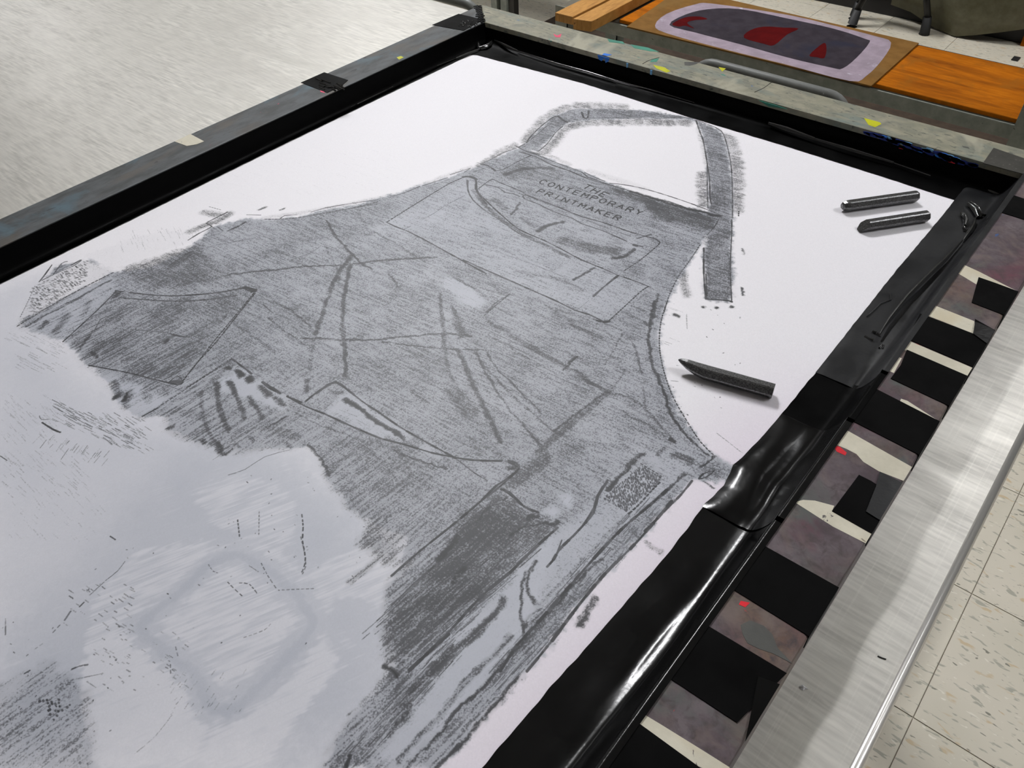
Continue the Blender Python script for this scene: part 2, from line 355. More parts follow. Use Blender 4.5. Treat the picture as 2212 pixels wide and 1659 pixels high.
TONE = '''
a t 40 .6: 420 420 540 440
a t 60 .72: 300 590 450 545 640 545
a t 46 .55: 70 700 200 850 400 1000 600 1100 760 1180
a t 150 .62: 720 1060 900 1110 1080 1140
a t 90 .5: 220 770 300 830
a t 70 .5: 420 900 520 960
a t 60 .45: 380 1280 700 1340 850 1420
a t 26 .8: 530 995 610 950 720 928
a t 14 .7: 405 790 385 830 345 878
a t 22 .85: 1070 1190 1150 1175 1230 1125
a t 16 .8: 790 1340 860 1305 950 1248
a t 20 .85: 1200 710 1400 770 1600 830 1850 885
a t 26 .9: 1770 875 1850 884
a t 110 .62: 1640 940 1780 960
a t 40 .55: 1850 450 1860 700 1880 860
a t 30 .55: 1760 1150 1760 1450
a t 30 .55: 1900 1150 1905 1450
a t 18 .7: 1400 1440 1375 1520 1355 1659
a t 60 .4: 1560 1250 1600 1450
a t 14 .9: 1715 1533 1725 1537
a t 14 .9: 1815 1540 1825 1541
a t 14 .9: 1910 1533 1920 1537
a t 20 .8: 1515 1590 1540 1605
a t 10 .9: 2000 1405 2000 1450
a t 8 .6: 2000 1120 2015 1160
a t 60 .12: 900 560 1300 690
b t 60 .4: 130 360 240 380
b t 60 .4: 30 500 200 430
b t 60 .45: 220 430 320 370
b t 12 .75: 520 345 575 325
b t 10 .75: 680 343 706 334
b t 26 .75: 0 665 50 640
b t 17 .72: 300 810 600 775 900 745 1150 735 1400 705 1650 690 1800 685
b t 16 .7: 1010 420 1060 510 1130 590 1190 660 1260 720 1330 770
b t 20 .5: 1000 600 1050 690 1090 770 1100 850
b t 30 .68: 1190 670 1100 790 1040 930 980 1090 930 1230
b t 34 .5: 930 1230 900 1380 890 1500
b t 34 .75: 880 1560 870 1650
b t 28 .7: 1180 740 1150 880 1130 1060 1130 1220
b t 30 .7: 1130 1220 1140 1400 1150 1530
b t 30 .9: 420 900 495 925
b t 14 .6: 640 1000 780 1080 900 1180
b t 18 .6: 600 1110 700 1200 800 1270 900 1330
b t 18 .75: 830 1260 950 1265 1100 1275 1250 1275 1400 1270 1600 1250 1800 1235 1900 1235 2050 1245
b t 14 .72: 1400 1290 1600 1310 1900 1340 2150 1350
b t 28 .6: 1820 960 1830 1060 1850 1200 1860 1330
b t 26 .6: 1910 1040 1930 1110
b t 100 .62: 1940 1120 1980 1240
b t 18 .5: 1320 490 1500 580 1650 680 1800 760 2000 870 2157 960
b t 46 .45: 1250 380 1330 520
b t 16 .6: 1460 800 1520 890
b t 12 .5: 1500 905 1520 880
b t 30 .5: 340 1150 500 1260 640 1360
c t 120 .62: 1230 250 1350 170
c t 110 .6: 680 700 760 640 860 600
c t 100 .62: 640 870 720 800
c t 40 .75: 560 860 600 800 640 740
c t 26 .85: 640 870 700 900
c t 26 .8: 1185 800 1200 780
c t 40 .55: 1170 655 1210 665
c t 22 .7: 1605 620 1620 600
c t 34 .8: 820 470 850 440
c t 16 .6: 190 680 350 590 550 480 790 350
c t 50 .62: 290 690 330 650
c t 80 .5: 400 720 480 600
c t 70 .4: 600 600 640 500
c t 70 .5: 820 1080 850 1180
c t 60 .45: 900 1250 930 1150
c t 20 .95: 890 1210 905 1160
c t 20 .85: 815 1195 845 1180
c t 60 .3: 1040 1100 1060 1220
c t 30 .75: 1630 975 1650 985
c t 34 .85: 1700 1005 1725 1030
c t 34 .88: 1780 1050 1800 1070
c t 50 .72: 1870 1110 1930 1170
c t 44 .66: 1970 1190 2030 1250
c t 46 .6: 1440 1150 1430 1250 1480 1400 1560 1560
c t 34 .7: 1545 1090 1570 1250 1640 1430
c t 28 .66: 1640 1080 1700 1200 1750 1340
c t 34 .6: 1780 1190 1830 1260 1870 1340
c t 140 .5: 1250 1280 1450 1330
c t 46 .78: 1220 1410 1240 1400
c t 44 .8: 1450 1500 1460 1520
c t 34 .85: 1560 1520 1600 1590
c t 46 .65: 1680 1530 1720 1550
c t 46 .6: 1800 1470 1820 1500
c t 14 .8: 1870 1430 1960 1380 2050 1320
c t 14 .8: 1620 1600 1660 1562
c t 120 .5: 1950 1420 2120 1480
c t 26 .7: 2060 1520 2090 1540
d t 24 .85: 480 1040 600 1110 700 1190 800 1250 900 1320
d t 60 .55: 360 980 450 990
d t 24 .85: 1660 1480 1715 1525 1660 1545
d t 60 .6: 1640 1530 1700 1530
d t 15 .6: 120 1130 300 1220 450 1280 600 1340
d t 14 .75: 830 1410 1050 1490 1220 1530
d t 20 .78: 220 1360 300 1460 380 1580
d t 30 .5: 640 1380 780 1520 850 1620
d t 30 .5: 860 1400 960 1560
d t 34 .72: 1290 680 1340 790 1380 900 1440 1010 1500 1150 1600 1340
d t 20 .66: 1420 700 1500 870 1600 1030 1750 1210 1880 1370
d t 13 .7: 1490 700 1560 810 1700 950 1820 1070 1900 1140
d t 17 .6: 1440 750 1600 930 1750 1070 1880 1180 1970 1260
d t 44 .5: 1200 680 1230 850 1280 950
d t 190 .55: 1250 980 1380 1130
d t 60 .5: 950 980 1080 1060
d t 26 .62: 1160 290 1170 400 1190 520 1190 620
d t 50 .66: 1255 400 1280 470 1310 540 1300 600
d t 60 .52: 1500 480 1700 600 1850 700 2050 800
d t 15 .55: 1500 570 1750 720 2000 860 2157 950
d t 30 .5: 1950 380 2157 520
d t 12 .85: 2150 730 2040 830
d t 10 .75: 1490 410 1560 350 1660 280
d t 22 .7: 190 900 215 940
e t 92 .6: 540 1080 700 940 850 810 1030 660
e t 14 .78: 650 930 850 780 1040 650
e t 170 .56: 330 1330 450 1230 580 1130
e t 34 .62: 1050 650 900 580 800 500
e t 40 .56: 1060 660 1200 700 1300 760 1400 880 1490 970
e t 26 .55: 1150 800 1450 965
e t 26 .5: 1160 500 1060 640
e t 14 .8: 810 400 760 450 720 490
e t 12 .5: 810 400 1000 460
e t 13 .6: 1150 230 1080 350 1015 460
e t 32 .6: 770 170 860 210 990 265
e t 38 .52: 180 150 350 240 560 370 740 470 900 570
e t 18 .85: 1370 0 1345 120 1330 280 1340 400 1370 500 1430 630 1470 760 1540 880 1620 990 1760 1110
e t 18 .66: 1210 300 1260 420 1280 520
e t 18 .6: 1290 620 1310 760
e t 22 .9: 1485 990 1520 1010
e t 50 .6: 1400 1100 1450 1055
e t 12 .9: 1680 1190 1740 1165 1800 1115
e t 14 .66: 1720 1290 1790 1340
e t 16 .78: 1590 1240 1440 1370 1310 1480
e t 18 .9: 1290 1090 1200 1180 1130 1260 1050 1360
e t 60 .9: 470 1550 500 1540
e t 34 .85: 640 1610 680 1590
e t 90 .6: 1520 1110 1620 1150
f t 70 .88: 620 700 480 860
f t 70 .85: 680 920 590 1020
f t 46 .75: 760 580 850 470
f t 24 .85: 1000 690 1100 625 1250 600 1330 615
f t 55 .9: 1130 570 1190 550
f t 40 .85: 940 430 970 410
f t 120 .6: 1250 150 1050 310
f t 20 .8: 1930 100 1800 240 1700 360
f t 17 .85: 1190 870 1140 950 1125 1040 1140 1110 1190 1180
f t 14 .85: 1110 950 1080 1050 1070 1180 1085 1300 1105 1430
f t 16 .6: 1210 1220 1120 1290 1100 1400
f t 90 .48: 1550 1040 1300 1270 1100 1500
f t 50 .3: 1800 740 1650 900
f t 26 .4: 1820 560 1700 680 1550 830 1350 1050 1200 1200
f t 60 .66: 950 1140 880 1260 740 1400 600 1500 450 1620
f t 36 .75: 1610 1140 1550 1230 1490 1330
f t 24 .35: 1980 740 2080 810
g t 50 .9: 345 1580 310 1640
g t 24 .92: 600 930 700 1010
g t 80 .6: 640 880 720 900
g t 80 .72: 1090 800 1000 900 900 1000 800 1110
g t 50 .75: 780 1200 700 1330 640 1420
g t 50 .6: 740 1200 500 1400 380 1550
g t 22 .8: 2157 150 1900 400 1720 600 1500 850 1300 1080 1100 1270 950 1460 750 1659
g t 22 .85: 1560 1010 1400 1200 1200 1420 950 1659
g t 30 .45: 1500 720 1350 880 1150 1080 1000 1280 800 1480 700 1620
g t 50 .4: 400 290 350 330
g t 30 .4: 400 290 560 150
g t 30 .5: 1850 420 1650 650 1400 950
'''
strokes(TONE)
LINES = '''
a l 6 .95: 455 360 480 320 560 240 640 180 680 165
a l 4 .8: 455 360 520 310 600 240 640 225
a l 5 .85: 540 420 600 370 660 290 715 240
a l 11 .9: 680 168 720 200 745 213
a l 8 .9: 850 140 865 180 893 180 900 130
a l 4 .7: 910 115 1180 125 1350 150 1500 170 1640 187
a l 5 .8: 900 182 1100 182 1300 190 1450 185 1560 172 1650 187
a l 3 .6: 950 130 1190 160 1400 175
a l 3 .6: 940 155 1150 170
a l 3 .5: 620 230 600 320
a l 6 .9: 1670 200 1700 290 1720 340 1745 480 1765 620 1770 750 1780 800
a l 5 .85: 1750 520 1750 680 1755 830
a l 5 .85: 1680 200 1760 230 1850 275 1890 370 1920 520 1930 700 1930 900
a l 4 .6: 1730 350 1850 355
a l 4 .6: 1850 440 1800 550
a l 4 .7: 1860 650 1930 710
a l 4 .6: 1790 620 1850 680
a l 4 .5: 1760 400 1900 560
a l 7 .9: 1725 1115 1725 1300 1740 1480
a l 5 .9: 1740 1300 1748 1480
a l 5 .9: 1925 910 1925 1010 1915 1250 1925 1500
a l 9 .9: 1740 1480 1830 1485 1900 1492 1925 1500
a l 5 .95: 380 385 440 415 500 435 600 475 700 515 850 570 890 605 950 625 1050 660
a l 5 .9: 870 572 950 610 1015 636
a l 7 .9: 400 425 520 460 640 520 760 560 900 620 1050 662 1150 690 1300 740 1500 790 1650 850 1750 890 1820 910
a l 5 .9: 1050 650 1150 660 1300 690 1500 750 1700 820 1850 880
a l 5 .9: 215 470 290 430 380 400
a l 6 .9: 400 390 440 370
a l 5 .85: 130 510 200 480
a l 5 .85: 75 570 150 545
a l 8 .85: 130 515 180 525 230 560
a l 6 .85: 230 560 290 550 400 490 490 450
a l 5 .7: 10 570 50 545
a l 6 .9: 110 690 160 650 210 622 250 640 350 680 440 720
a l 6 .95: 445 730 530 765 680 820 850 890 1000 930 1200 1000 1380 1050 1410 1070
a l 6 .85: 160 660 250 680 300 715 360 725 405 745
a l 6 .85: 430 740 440 760 540 800 640 850 780 900 850 940 1000 990 1170 1065
a l 5 .6: 800 880 1000 960 1200 1030
a l 14 .9: 1225 1092 1245 1098
a l 12 .9: 1265 1100 1285 1104
a l 9 .8: 1250 1045 1300 1030 1345 1018
a l 6 .9: 1380 1052 1410 1075 1390 1100
a k 7 .95: 1390 1100 1270 1200 1150 1280
a l 14 .9: 0 605 50 602 95 622
a l 7 .95: 95 630 90 690 130 740 200 810 300 900 400 980 545 1045
a l 6 .95: 560 1050 700 1120 850 1200 1000 1260 1110 1310 1200 1340 1330 1390
a l 5 .75: 40 630 35 700 70 770 150 840 240 900 400 1010 520 1070
a l 3 .5: 560 1090 760 1190 900 1260
a l 4 .5: 0 1060 200 1130 500 1230 760 1340
a l 10 .85: 935 1460 1000 1400 1110 1312
a k 7 .95: 1330 1390 1280 1420 1150 1540 1040 1640
a l 5 .6: 1300 1440 1250 1490
a l 7 .9: 0 1200 250 1310 500 1420 680 1500 800 1560 900 1590 1010 1645
a l 12 .95: 960 1635 1010 1645 1045 1640
a k 7 .85: 150 1600 240 1520 340 1440
a l 4 .5: 830 1550 900 1490
a l 5 .85: 1830 910 1810 950 1750 1020
a k 6 .85: 1700 1090 1620 1210 1560 1290 1500 1400 1460 1500 1440 1580
a k 4 .7: 1400 1275 1540 1305
a k 4 .7: 1330 1390 1400 1430
a k 6 .9: 1976 850 1974 890
b k 7 1: 1445 430 1700 270 1900 150 2010 105
b l 5 .6: 1570 480 1615 460
b l 4 .6: 1700 410 1780 370 1850 320 2000 240
b l 6 .9: 1440 430 1500 460 1570 487
b l 7 .95: 1580 490 1700 550 1900 660 2100 770 2157 800
b l 9 .9: 2010 102 2080 120 2085 190 2110 240 2157 300
b l 6 .8: 2020 130 2025 200 2060 270 2150 350
b l 5 .8: 2040 45 1900 90
b l 5 .8: 1880 112 1700 170
b l 5 .8: 1680 175 1560 225 1480 245
b l 5 .8: 1380 270 1200 295 1000 330 900 360
b k 7 .9: 1380 285 1200 330 1000 365 800 400 680 410 560 410
b l 5 .8: 1240 325 1340 305
b l 6 .7: 680 408 710 385 800 378
b l 4 .7: 540 380 440 378
b l 7 .9: 20 560 100 510 190 462 150 440 200 410 300 360
b l 9 .85: 300 495 380 460 430 430
b l 6 .8: 230 465 270 495
b l 4 .6: 130 545 250 510
b k 4 .7: 170 320 260 345
b l 4 .6: 60 640 200 600 360 570 500 545
b l 4 .5: 800 450 700 470 600 490
b k 4 .7: 40 670 60 730 150 810 300 900
b l 7 .95: 0 955 200 940 400 905
b k 7 .8: 0 1000 200 985 380 955
b l 8 .95: 425 900 510 915 490 940
b k 7 1: 490 940 450 990 400 1050 300 1170 200 1290 100 1420 20 1520
b l 4 .6: 960 610 880 660 760 700
b l 7 .75: 560 1025 625 1080
b l 5 .6: 720 990 870 1030
b l 4 .6: 970 1530 1130 1560
b k 7 .95: 330 1410 160 1520 0 1620
b l 8 .9: 330 1410 450 1500
b l 10 .9: 550 1580 600 1620 680 1659
b l 10 .9: 940 1659 1010 1610 1080 1580 1170 1640
c l 7 .95: 635 960 800 990 950 1020 1100 1060 1250 1095
c l 4 .6: 950 1020 1100 1070 1300 1140
c l 6 .9: 1210 1080 1270 1035 1310 1080 1270 1100 1210 1080
c l 20 .8: 1230 1080 1290 1080
c k 8 1: 1310 1070 1420 930 1550 790 1700 600 1830 440
c l 7 .95: 930 438 1150 460 1350 458 1550 440 1750 405
c k 9 .85: 860 475 1050 490 1250 500 1450 490 1700 455
c l 8 .95: 1760 400 1835 415 1800 435
c l 9 .9: 825 425 880 432
c l 6 .9: 830 430 790 470 700 560 560 690 450 790
c l 5 .8: 945 545 860 565 780 605 720 630 690 680 675 710
c l 5 .7: 940 705 1150 720 1320 755
c l 9 .85: 1240 742 1330 758
c k 7 1: 120 680 250 600 400 510 600 400 820 290
c l 5 .8: 300 350 400 300 520 250 580 210
c l 6 .8: 280 360 320 310 370 240
c l 5 .8: 380 310 440 230 480 215
c l 10 .9: 510 240 575 207
c k 4 .6: 250 390 200 500 140 620
c l 7 .85: 300 1370 380 1420 430 1440
c l 7 .9: 1020 1325 1130 1265
c k 7 .9: 1150 1245 1300 1150 1450 1050 1600 960
c l 9 .9: 1600 960 1665 915
c l 9 .9: 1665 915 1740 970 1800 1020
c l 11 .9: 1880 1080 1950 1120 2010 1160
c l 10 .9: 2060 1185 2157 1225
c l 4 .4: 1600 480 1610 550
d l 9 .95: 200 1050 300 970 410 910 500 970 600 1050 690 1110
d l 9 .95: 700 1115 850 1220 1000 1310 1200 1420 1270 1460
d l 5 .8: 1270 1460 1300 1480 1400 1560 1500 1620
d l 9 .95: 65 1015 200 1090 330 1140 480 1210 700 1305 760 1325 900 1360 1100 1420 1250 1450 1400 1475 1600 1480
d l 10 .95: 1720 1540 1650 1600 1570 1650
d l 10 .9: 1650 1475 1700 1490 1730 1520
d l 3 .7: 835 950 850 962 870 945 905 940
d l 4 .6: 310 870 490 890
d l 4 .6: 330 1110 400 1050
d l 4 .5: 0 310 180 360
e k 6 1: 1465 0 1430 100 1410 200 1408 350 1440 510 1500 680 1590 840 1700 1010 1800 1110
e l 8 .9: 1690 1275 1720 1240 1800 1215 1740 1265 1690 1275
e l 9 .85: 1640 1290 1560 1390 1440 1510 1300 1650
e l 10 .9: 1030 1300 960 1400 940 1480 850 1620
e k 5 .9: 1270 1165 1435 1265
e k 9 .95: 1410 1300 1350 1360 1260 1460 1170 1540
e l 6 .9: 0 1130 130 1140 280 1145
e l 9 .9: 400 1200 300 1300 150 1420 0 1540
e l 9 .9: 270 1350 330 1370 420 1460 500 1510
e l 4 .7: 180 250 500 400
e l 4 .6: 150 200 480 350 700 470
e l 4 .7: 1490 572 1540 578
e l 4 .4: 1820 950 2000 1090
e l 12 .7: 1300 150 1320 175
e l 4 .4: 1600 70 1605 200
f l 11 .95: 1060 210 1000 270 900 330 800 430 650 560 500 680 350 800 150 975
f l 9 .9: 930 355 980 380 1050 440 1100 480 1200 520
f l 15 .9: 1340 630 1260 700 1150 800 1000 950 850 1070 700 1220 550 1390 280 1650
f l 12 .9: 1700 290 1630 400 1600 520 1490 650 1420 720 1350 790 1310 860 1265 910
f l 6 .85: 1370 720 1340 800
f l 14 .9: 2157 330 2000 470 1800 640 1600 850 1400 1080 1200 1310 1050 1470 930 1659
f l 13 .9: 2157 440 1920 720 1680 960 1480 1200 1300 1440 1120 1659
f l 6 .8: 580 800 300 1040 100 1240
f l 5 .7: 700 880 400 1140 220 1300
f l 5 .7: 640 760 400 960 200 1160
f l 5 .7: 800 940 560 1160 300 1400
f l 4 .6: 320 910 280 960
g l 11 .9: 770 970 900 850 1060 700
g l 4 .6: 560 150 400 290
p l 3 0.60: 850 170 800 235 720 300 610 400
p l 6 0.68: 570 450 540 480
p l 8 0.56: 480 510 440 570
p k 5 0.60: 410 600 345 670
p k 3 0.45: 290 730 220 780
p l 6 0.68: 490 905 540 885 595 875
p l 7 0.72: 165 935 200 915
p l 4 0.48: 120 1400 170 1370 230 1350
p k 4 0.60: 1420 190 1450 235 1490 250
p k 4 0.68: 1550 310 1600 360 1660 415
p k 4 0.68: 1630 318 1700 325 1760 400
p k 5 0.68: 2050 0 2070 80 2085 200 2055 265
p k 3 0.60: 1780 180 1810 240 1840 290 1890 365
p k 3 0.52: 1920 365 2150 355
p k 3 0.60: 1195 750 1215 830
p k 3 0.60: 1160 870 1163 950
p k 3 0.45: 1660 690 1800 640 1850 590
p l 4 0.56: 35 560 35 670
p l 3 0.48: 510 975 700 935
p l 3 0.40: 590 990 650 1030
p l 3 0.32: 920 1480 1060 1360 1170 1220
p l 3 0.40: 1700 200 1760 240
n l 6 .9: 985 1280 1030 1310
n l 6 .8: 380 262 440 300 470 325
n l 4 .6: 350 200 370 235 450 230
n l 5 .7: 480 120 560 165
n l 4 .7: 0 560 60 600
h k 6 .8: 705 1070 720 1200
h k 4 .6: 860 1010 857 1190
h k 6 .9: 1165 1030 1175 1120 1170 1220 1185 1300 1190 1380 1160 1460
h l 4 .6: 640 750 760 710 900 620 1080 570
h l 3 .5: 530 640 650 560 800 450 1040 290
'''
strokes(LINES)
# dotted fabric label near the waist, and the row-by-row dashes of the left corner
for r in range(15):
    for c in range(26):
        u, v = r / 14, c / 25
        x = 1275 + 150 * u - 260 * v + random.uniform(-4, 4); y = 1180 + 90 * u + 230 * v + random.uniform(-5, 5)
        if random.random() < .8: stroke('e', f'{x} {y} {x + 1} {y + 9}', 6, .75, 'l', False)
for r in range(9):
    for c in range(26):
        u, v = r / 8, c / 25
        x = 250 + 400 * v - 10 * u - 30 + random.uniform(-6, 6); y = 410 - 200 * v + (190 - 60 * v) * u + random.uniform(-5, 5)
        if x > 720 or random.random() < .15: continue
        stroke('c', f'{x} {y} {x + 10} {y + random.uniform(-2, 12)}', random.uniform(5, 8), random.uniform(.35, .7), 'l', False)
# faint dashes on the pale fabric
def dashes(tile, n, x0, x1, y0, y1, dx, dy, w, v, shear=0):
    for _ in range(n):
        x = random.uniform(x0, x1); y = random.uniform(y0, y1) + shear * (x - x0); l = random.uniform(.4, 1.2)
        stroke(tile, f'{x} {y} {x + dx * l} {y + dy * l * random.uniform(.8, 1.2)}', w, v * random.uniform(.5, 1), 'l', False)
dashes('n', 110, 430, 1150, 40, 230, 75, 38, 3.5, .65, .35)
dashes('n', 60, 900, 1300, 120, 420, 70, 45, 3.5, .6, .3)
dashes('n', 90, 0, 800, 480, 900, 60, 58, 3, .33)
dashes('n', 90, 0, 500, 0, 420, 45, 48, 3, .3)
dashes('n', 26, 330, 1000, 330, 420, -60, 75, 3, .6, .28)
dashes('n', 40, 0, 900, 850, 1300, 50, 55, 3, .25)
dashes('b', 90, 150, 1500, 20, 300, 90, 32, 2, .14, -.1)
dashes('c', 60, 20, 420, 700, 980, 70, 38, 3, .4, .1)
dashes('c', 50, 850, 1400, 0, 120, 20, 45, 3, .3, -.1)
dashes('p', 40, 430, 900, 320, 620, 32, 20, 4, .6)
dashes('p', 60, 600, 1300, 620, 1050, 22, 14, 3.5, .5)
dashes('p', 40, 1180, 1700, 900, 1200, -24, 34, 3, .4)
for _ in range(170):            # specks
    t_, a, b, c, d = random.choice([('p', 600, 2200, 30, 800), ('h', 600, 1700, 750, 1500), ('p', 0, 900, 500, 1400), ('e', 1450, 2000, 0, 1200), ('b', 300, 2100, 400, 1600)])
    x, y = random.uniform(a, b), random.uniform(c, d)
    stroke(t_, f'{x} {y} {x + random.uniform(-8, 10)} {y + random.uniform(0, 8)}', random.uniform(2.5, 5), random.uniform(.35, .75), 'l', False)
for _ in range(22):
    a_ = random.gauss(360, 45); b_ = random.gauss(1150, 50)
    stroke('p', f'{a_} {b_} {a_ + 5} {b_ + 6}', 8, .8, 'l', False)
# long crayon hatching: across the apron body, lengthways on the skirt
dashes('d', 260, 0, 2000, 0, 1300, 110, 52, 3, .42)
dashes('b', 160, 300, 2000, 450, 1500, 110, 50, 3, .36)
dashes('e', 160, 0, 1300, 0, 900, 100, 46, 3, .42)
dashes('e', 120, 300, 1400, 900, 1500, -90, 95, 3, .4)
dashes('a', 110, 100, 1500, 700, 1500, 90, 34, 3, .34, .3)
dashes('a', 60, 1000, 1700, 650, 800, 110, 36, 3.5, .6, .25)
for _ in range(420):
    u, v = random.random(), random.random()
    x = 880 + 460 * u - 800 * v; y = 420 + 240 * u + 850 * v; l = random.uniform(.5, 1.6)
    stroke('f', f'{x} {y} {x - 130 * l} {y + 112 * l}', random.uniform(2.5, 5), random.uniform(.35, .8), 'l', False)
for _ in range(200):
    v = random.random(); u = random.random()
    x = 2080 - 1150 * v + 170 * (u - .5); y = 400 + 1300 * v + 110 * (u - .5); l = random.uniform(.5, 1.4)
    stroke('f', f'{x} {y} {x - 90 * l} {y + 100 * l}', random.uniform(2.5, 5), random.uniform(.3, .7), 'l', False)
for _ in range(160):
    v = random.random(); u = random.random()
    x = 1150 - 750 * v + 150 * (u - .5); y = 750 + 780 * v + 90 * (u - .5); l = random.uniform(.5, 1.4)
    stroke('g', f'{x} {y} {x - 80 * l} {y + 86 * l}', random.uniform(2.5, 5), random.uniform(.3, .75), 'l', False)
# pale strokes and shapes over the blue grey
WH = '''
p w 90 .85: 1870 690 1950 590 2040 480
p w 60 .7: 1210 690 1250 600 1290 530
p w 50 .7: 1450 320 1560 260 1690 195
p w 80 .75: 1480 980 1560 930 1670 860
p w 20 .55: 940 630 1190 400 1400 200 1560 90 1700 130
p w 24 .6: 1060 640 1250 800 1450 960
p w 30 .7: 1320 940 1400 1130 1540 1250 1700 1120 1850 960 2120 700
a w 14 .9: 555 542 595 530
h w 10 .7: 540 610 1040 290
h w 14 .7: 650 490 690 600
h w 14 .7: 840 420 900 560
h w 14 .7: 980 380 1070 520
h w 22 .7: 1050 160 1075 270
h w 12 .6: 1030 670 1240 870
h w 12 .6: 1750 680 1880 840
h w 12 .6: 1640 620 1760 760
h w 40 .7: 1180 700 1290 760
h w 10 .8: 480 120 600 420
g w 9 .7: 500 540 680 640
g w 9 .7: 480 460 640 530
g w 9 .7: 180 740 300 960
g w 9 .7: 270 680 420 840
g w 12 .6: 660 800 780 850
g w 10 .5: 520 390 660 430
'''
strokes(WH)
WP = [('p', '640 430 900 120 1300 30 1900 60 2230 400 2260 800 1900 1250 1650 1580 700 1580 520 1150 560 760', .5),
      ('p', '1120 560 1400 330 1560 250 1800 400 1980 560 1900 720 1560 1050 1440 940 1250 760', .5),
      ('p', '600 740 930 650 1200 840 1320 960 1330 1180 1420 1250 1300 1560 640 1560 540 1150', .85),
      ('p', '1500 1250 1700 1130 1850 980 2180 640 2300 900 1800 1580 1350 1580', .75),
      ('p', '1250 850 1700 700 1850 560 1400 480 1290 560', .38),
      ('h', '1150 1600 1250 1420 1600 1250 1800 1300 2000 1380 1700 1659', .55),
      ('h', '380 850 700 720 1000 800 1150 1000 1100 1250 700 1200 500 1100', .42),
      ('h', '200 1640 550 1290 850 1230 1100 1330 500 1440', .4),
      ('p', '930 170 1400 150 1150 400 940 620 700 640 850 400', .34),
      ('p', '1900 380 2020 370 2150 580 2220 640 2300 300 2100 250', .5)]
for t_, s_, v_ in WP: poly(Wq, t_, s_, v_)
ring = [(940, 620), (1060, 510), (1180, 420), (1300, 300), (1400, 210), (1560, 120), (1740, 180), (1880, 270), (2000, 370), (2130, 560), (2080, 690), (1950, 850), (1820, 980), (1690, 1110), (1560, 1190), (1430, 1130), (1330, 950), (1180, 820), (1000, 690), (940, 620)]
Eq = np.zeros((QY, QX), np.float32)
rt = smoothpts([T(a * .31646, 1159 + b * .31646) for a, b in ring])
for a, b in zip(rt[:-1], rt[1:]): seg(Eq, (a[0] / Q, a[1] / Q), (b[0] / Q, b[1] / Q), 6.5, 1, True)
Wq *= 1 - np.clip(Eq * 1.3, 0, 1)
Bq_ring = Eq
# lettering worn onto the bib, stitched dot by dot
FONT = {'T': [[0, 1, 1, 1], [.5, 1, .5, 0]], 'H': [[0, 0, 0, 1], [1, 0, 1, 1], [0, .5, 1, .5]],
        'E': [[1, 1, 0, 1, 0, 0, 1, 0], [0, .5, .8, .5]], 'C': [[1, .8, .7, 1, .3, 1, 0, .7, 0, .3, .3, 0, .7, 0, 1, .2]],
        'O': [[.3, 1, .7, 1, 1, .7, 1, .3, .7, 0, .3, 0, 0, .3, 0, .7, .3, 1]], 'N': [[0, 0, 0, 1, 1, 0, 1, 1]],
        'M': [[0, 0, 0, 1, .5, .4, 1, 1, 1, 0]], 'P': [[0, 0, 0, 1, .8, 1, 1, .75, .8, .5, 0, .5]],
        'R': [[0, 0, 0, 1, .8, 1, 1, .75, .8, .5, 0, .5], [.5, .5, 1, 0]], 'A': [[0, 0, .5, 1, 1, 0], [.2, .4, .8, .4]],
        'Y': [[0, 1, .5, .5, 1, 1], [.5, .5, .5, 0]], 'K': [[0, 0, 0, 1], [1, 1, 0, .45], [.3, .6, 1, 0]], 'I': [[.5, 0, .5, 1]]}
def text(word, c0, c1, hgt=.8, wid=.6):
    a = np.array(T(*conv('t', c0)[0])[:2]); b = np.array(T(*conv('t', c1)[0])[:2])
    adv = (b - a) / (len(word) - 1); L = np.linalg.norm(adv); e = adv / L; up = np.array([-e[1], e[0]])
    for i, ch in enumerate(word):
        c = a + adv * i
        for pl in FONT[ch]:
            pts = [c + e * (pl[k] - .5) * wid * L + up * (pl[k + 1] - .5) * hgt * L for k in range(0, len(pl), 2)]
            for p, q in zip(pts[:-1], pts[1:]):
                d = np.linalg.norm(q - p); n = max(1, int(round(d / 8)))
                for j in range(n):
                    s, t2 = p + (q - p) * (j + .12) / n, p + (q - p) * (j + .62) / n
                    seg(Lf, s, t2, 2.5, random.uniform(.85, 1), False)
text('THE', '1205 465', '1405 555')
text('CONTEMPORARY', '680 405', '1825 768')
text('PRINTMAKER', '652 520', '1565 830')

# --- compose
def boxblur(a, r):
    for ax in (0, 1):
        c = np.cumsum(np.pad(a, [(r + 1, r) if k == ax else (0, 0) for k in (0, 1)], mode='edge'), axis=ax, dtype=np.float64)
        a = (np.take(c, range(2 * r + 1, c.shape[ax]), ax) - np.take(c, range(0, c.shape[ax] - 2 * r - 1), ax)) / (2 * r + 1)
    return a.astype(np.float32)
def vnoise(u, v, seed):
    r = np.random.default_rng(seed).random((256, 256)).astype(np.float32)
    iu, iv = np.floor(u), np.floor(v); fu, fv = u - iu, v - iv
    fu = fu * fu * (3 - 2 * fu); fv = fv * fv * (3 - 2 * fv)
    a = iu.astype(np.int32) & 255; b = iv.astype(np.int32) & 255; a1 = (a + 1) & 255; b1 = (b + 1) & 255
    return (r[b, a] * (1 - fu) + r[b, a1] * fu) * (1 - fv) + (r[b1, a] * (1 - fu) + r[b1, a1] * fu) * fv
yy, xx = np.mgrid[0:TWY, 0:TWX].astype(np.float32)
def streak(ang, along, across, seed):
    c, s = math.cos(ang), math.sin(ang)
    u, v = xx * c + yy * s, -xx * s + yy * c
    return .6 * vnoise(u / along, v / across, seed) + .4 * vnoise(u / (along * .45) + 9, v / (across * 2.1), seed + 1)
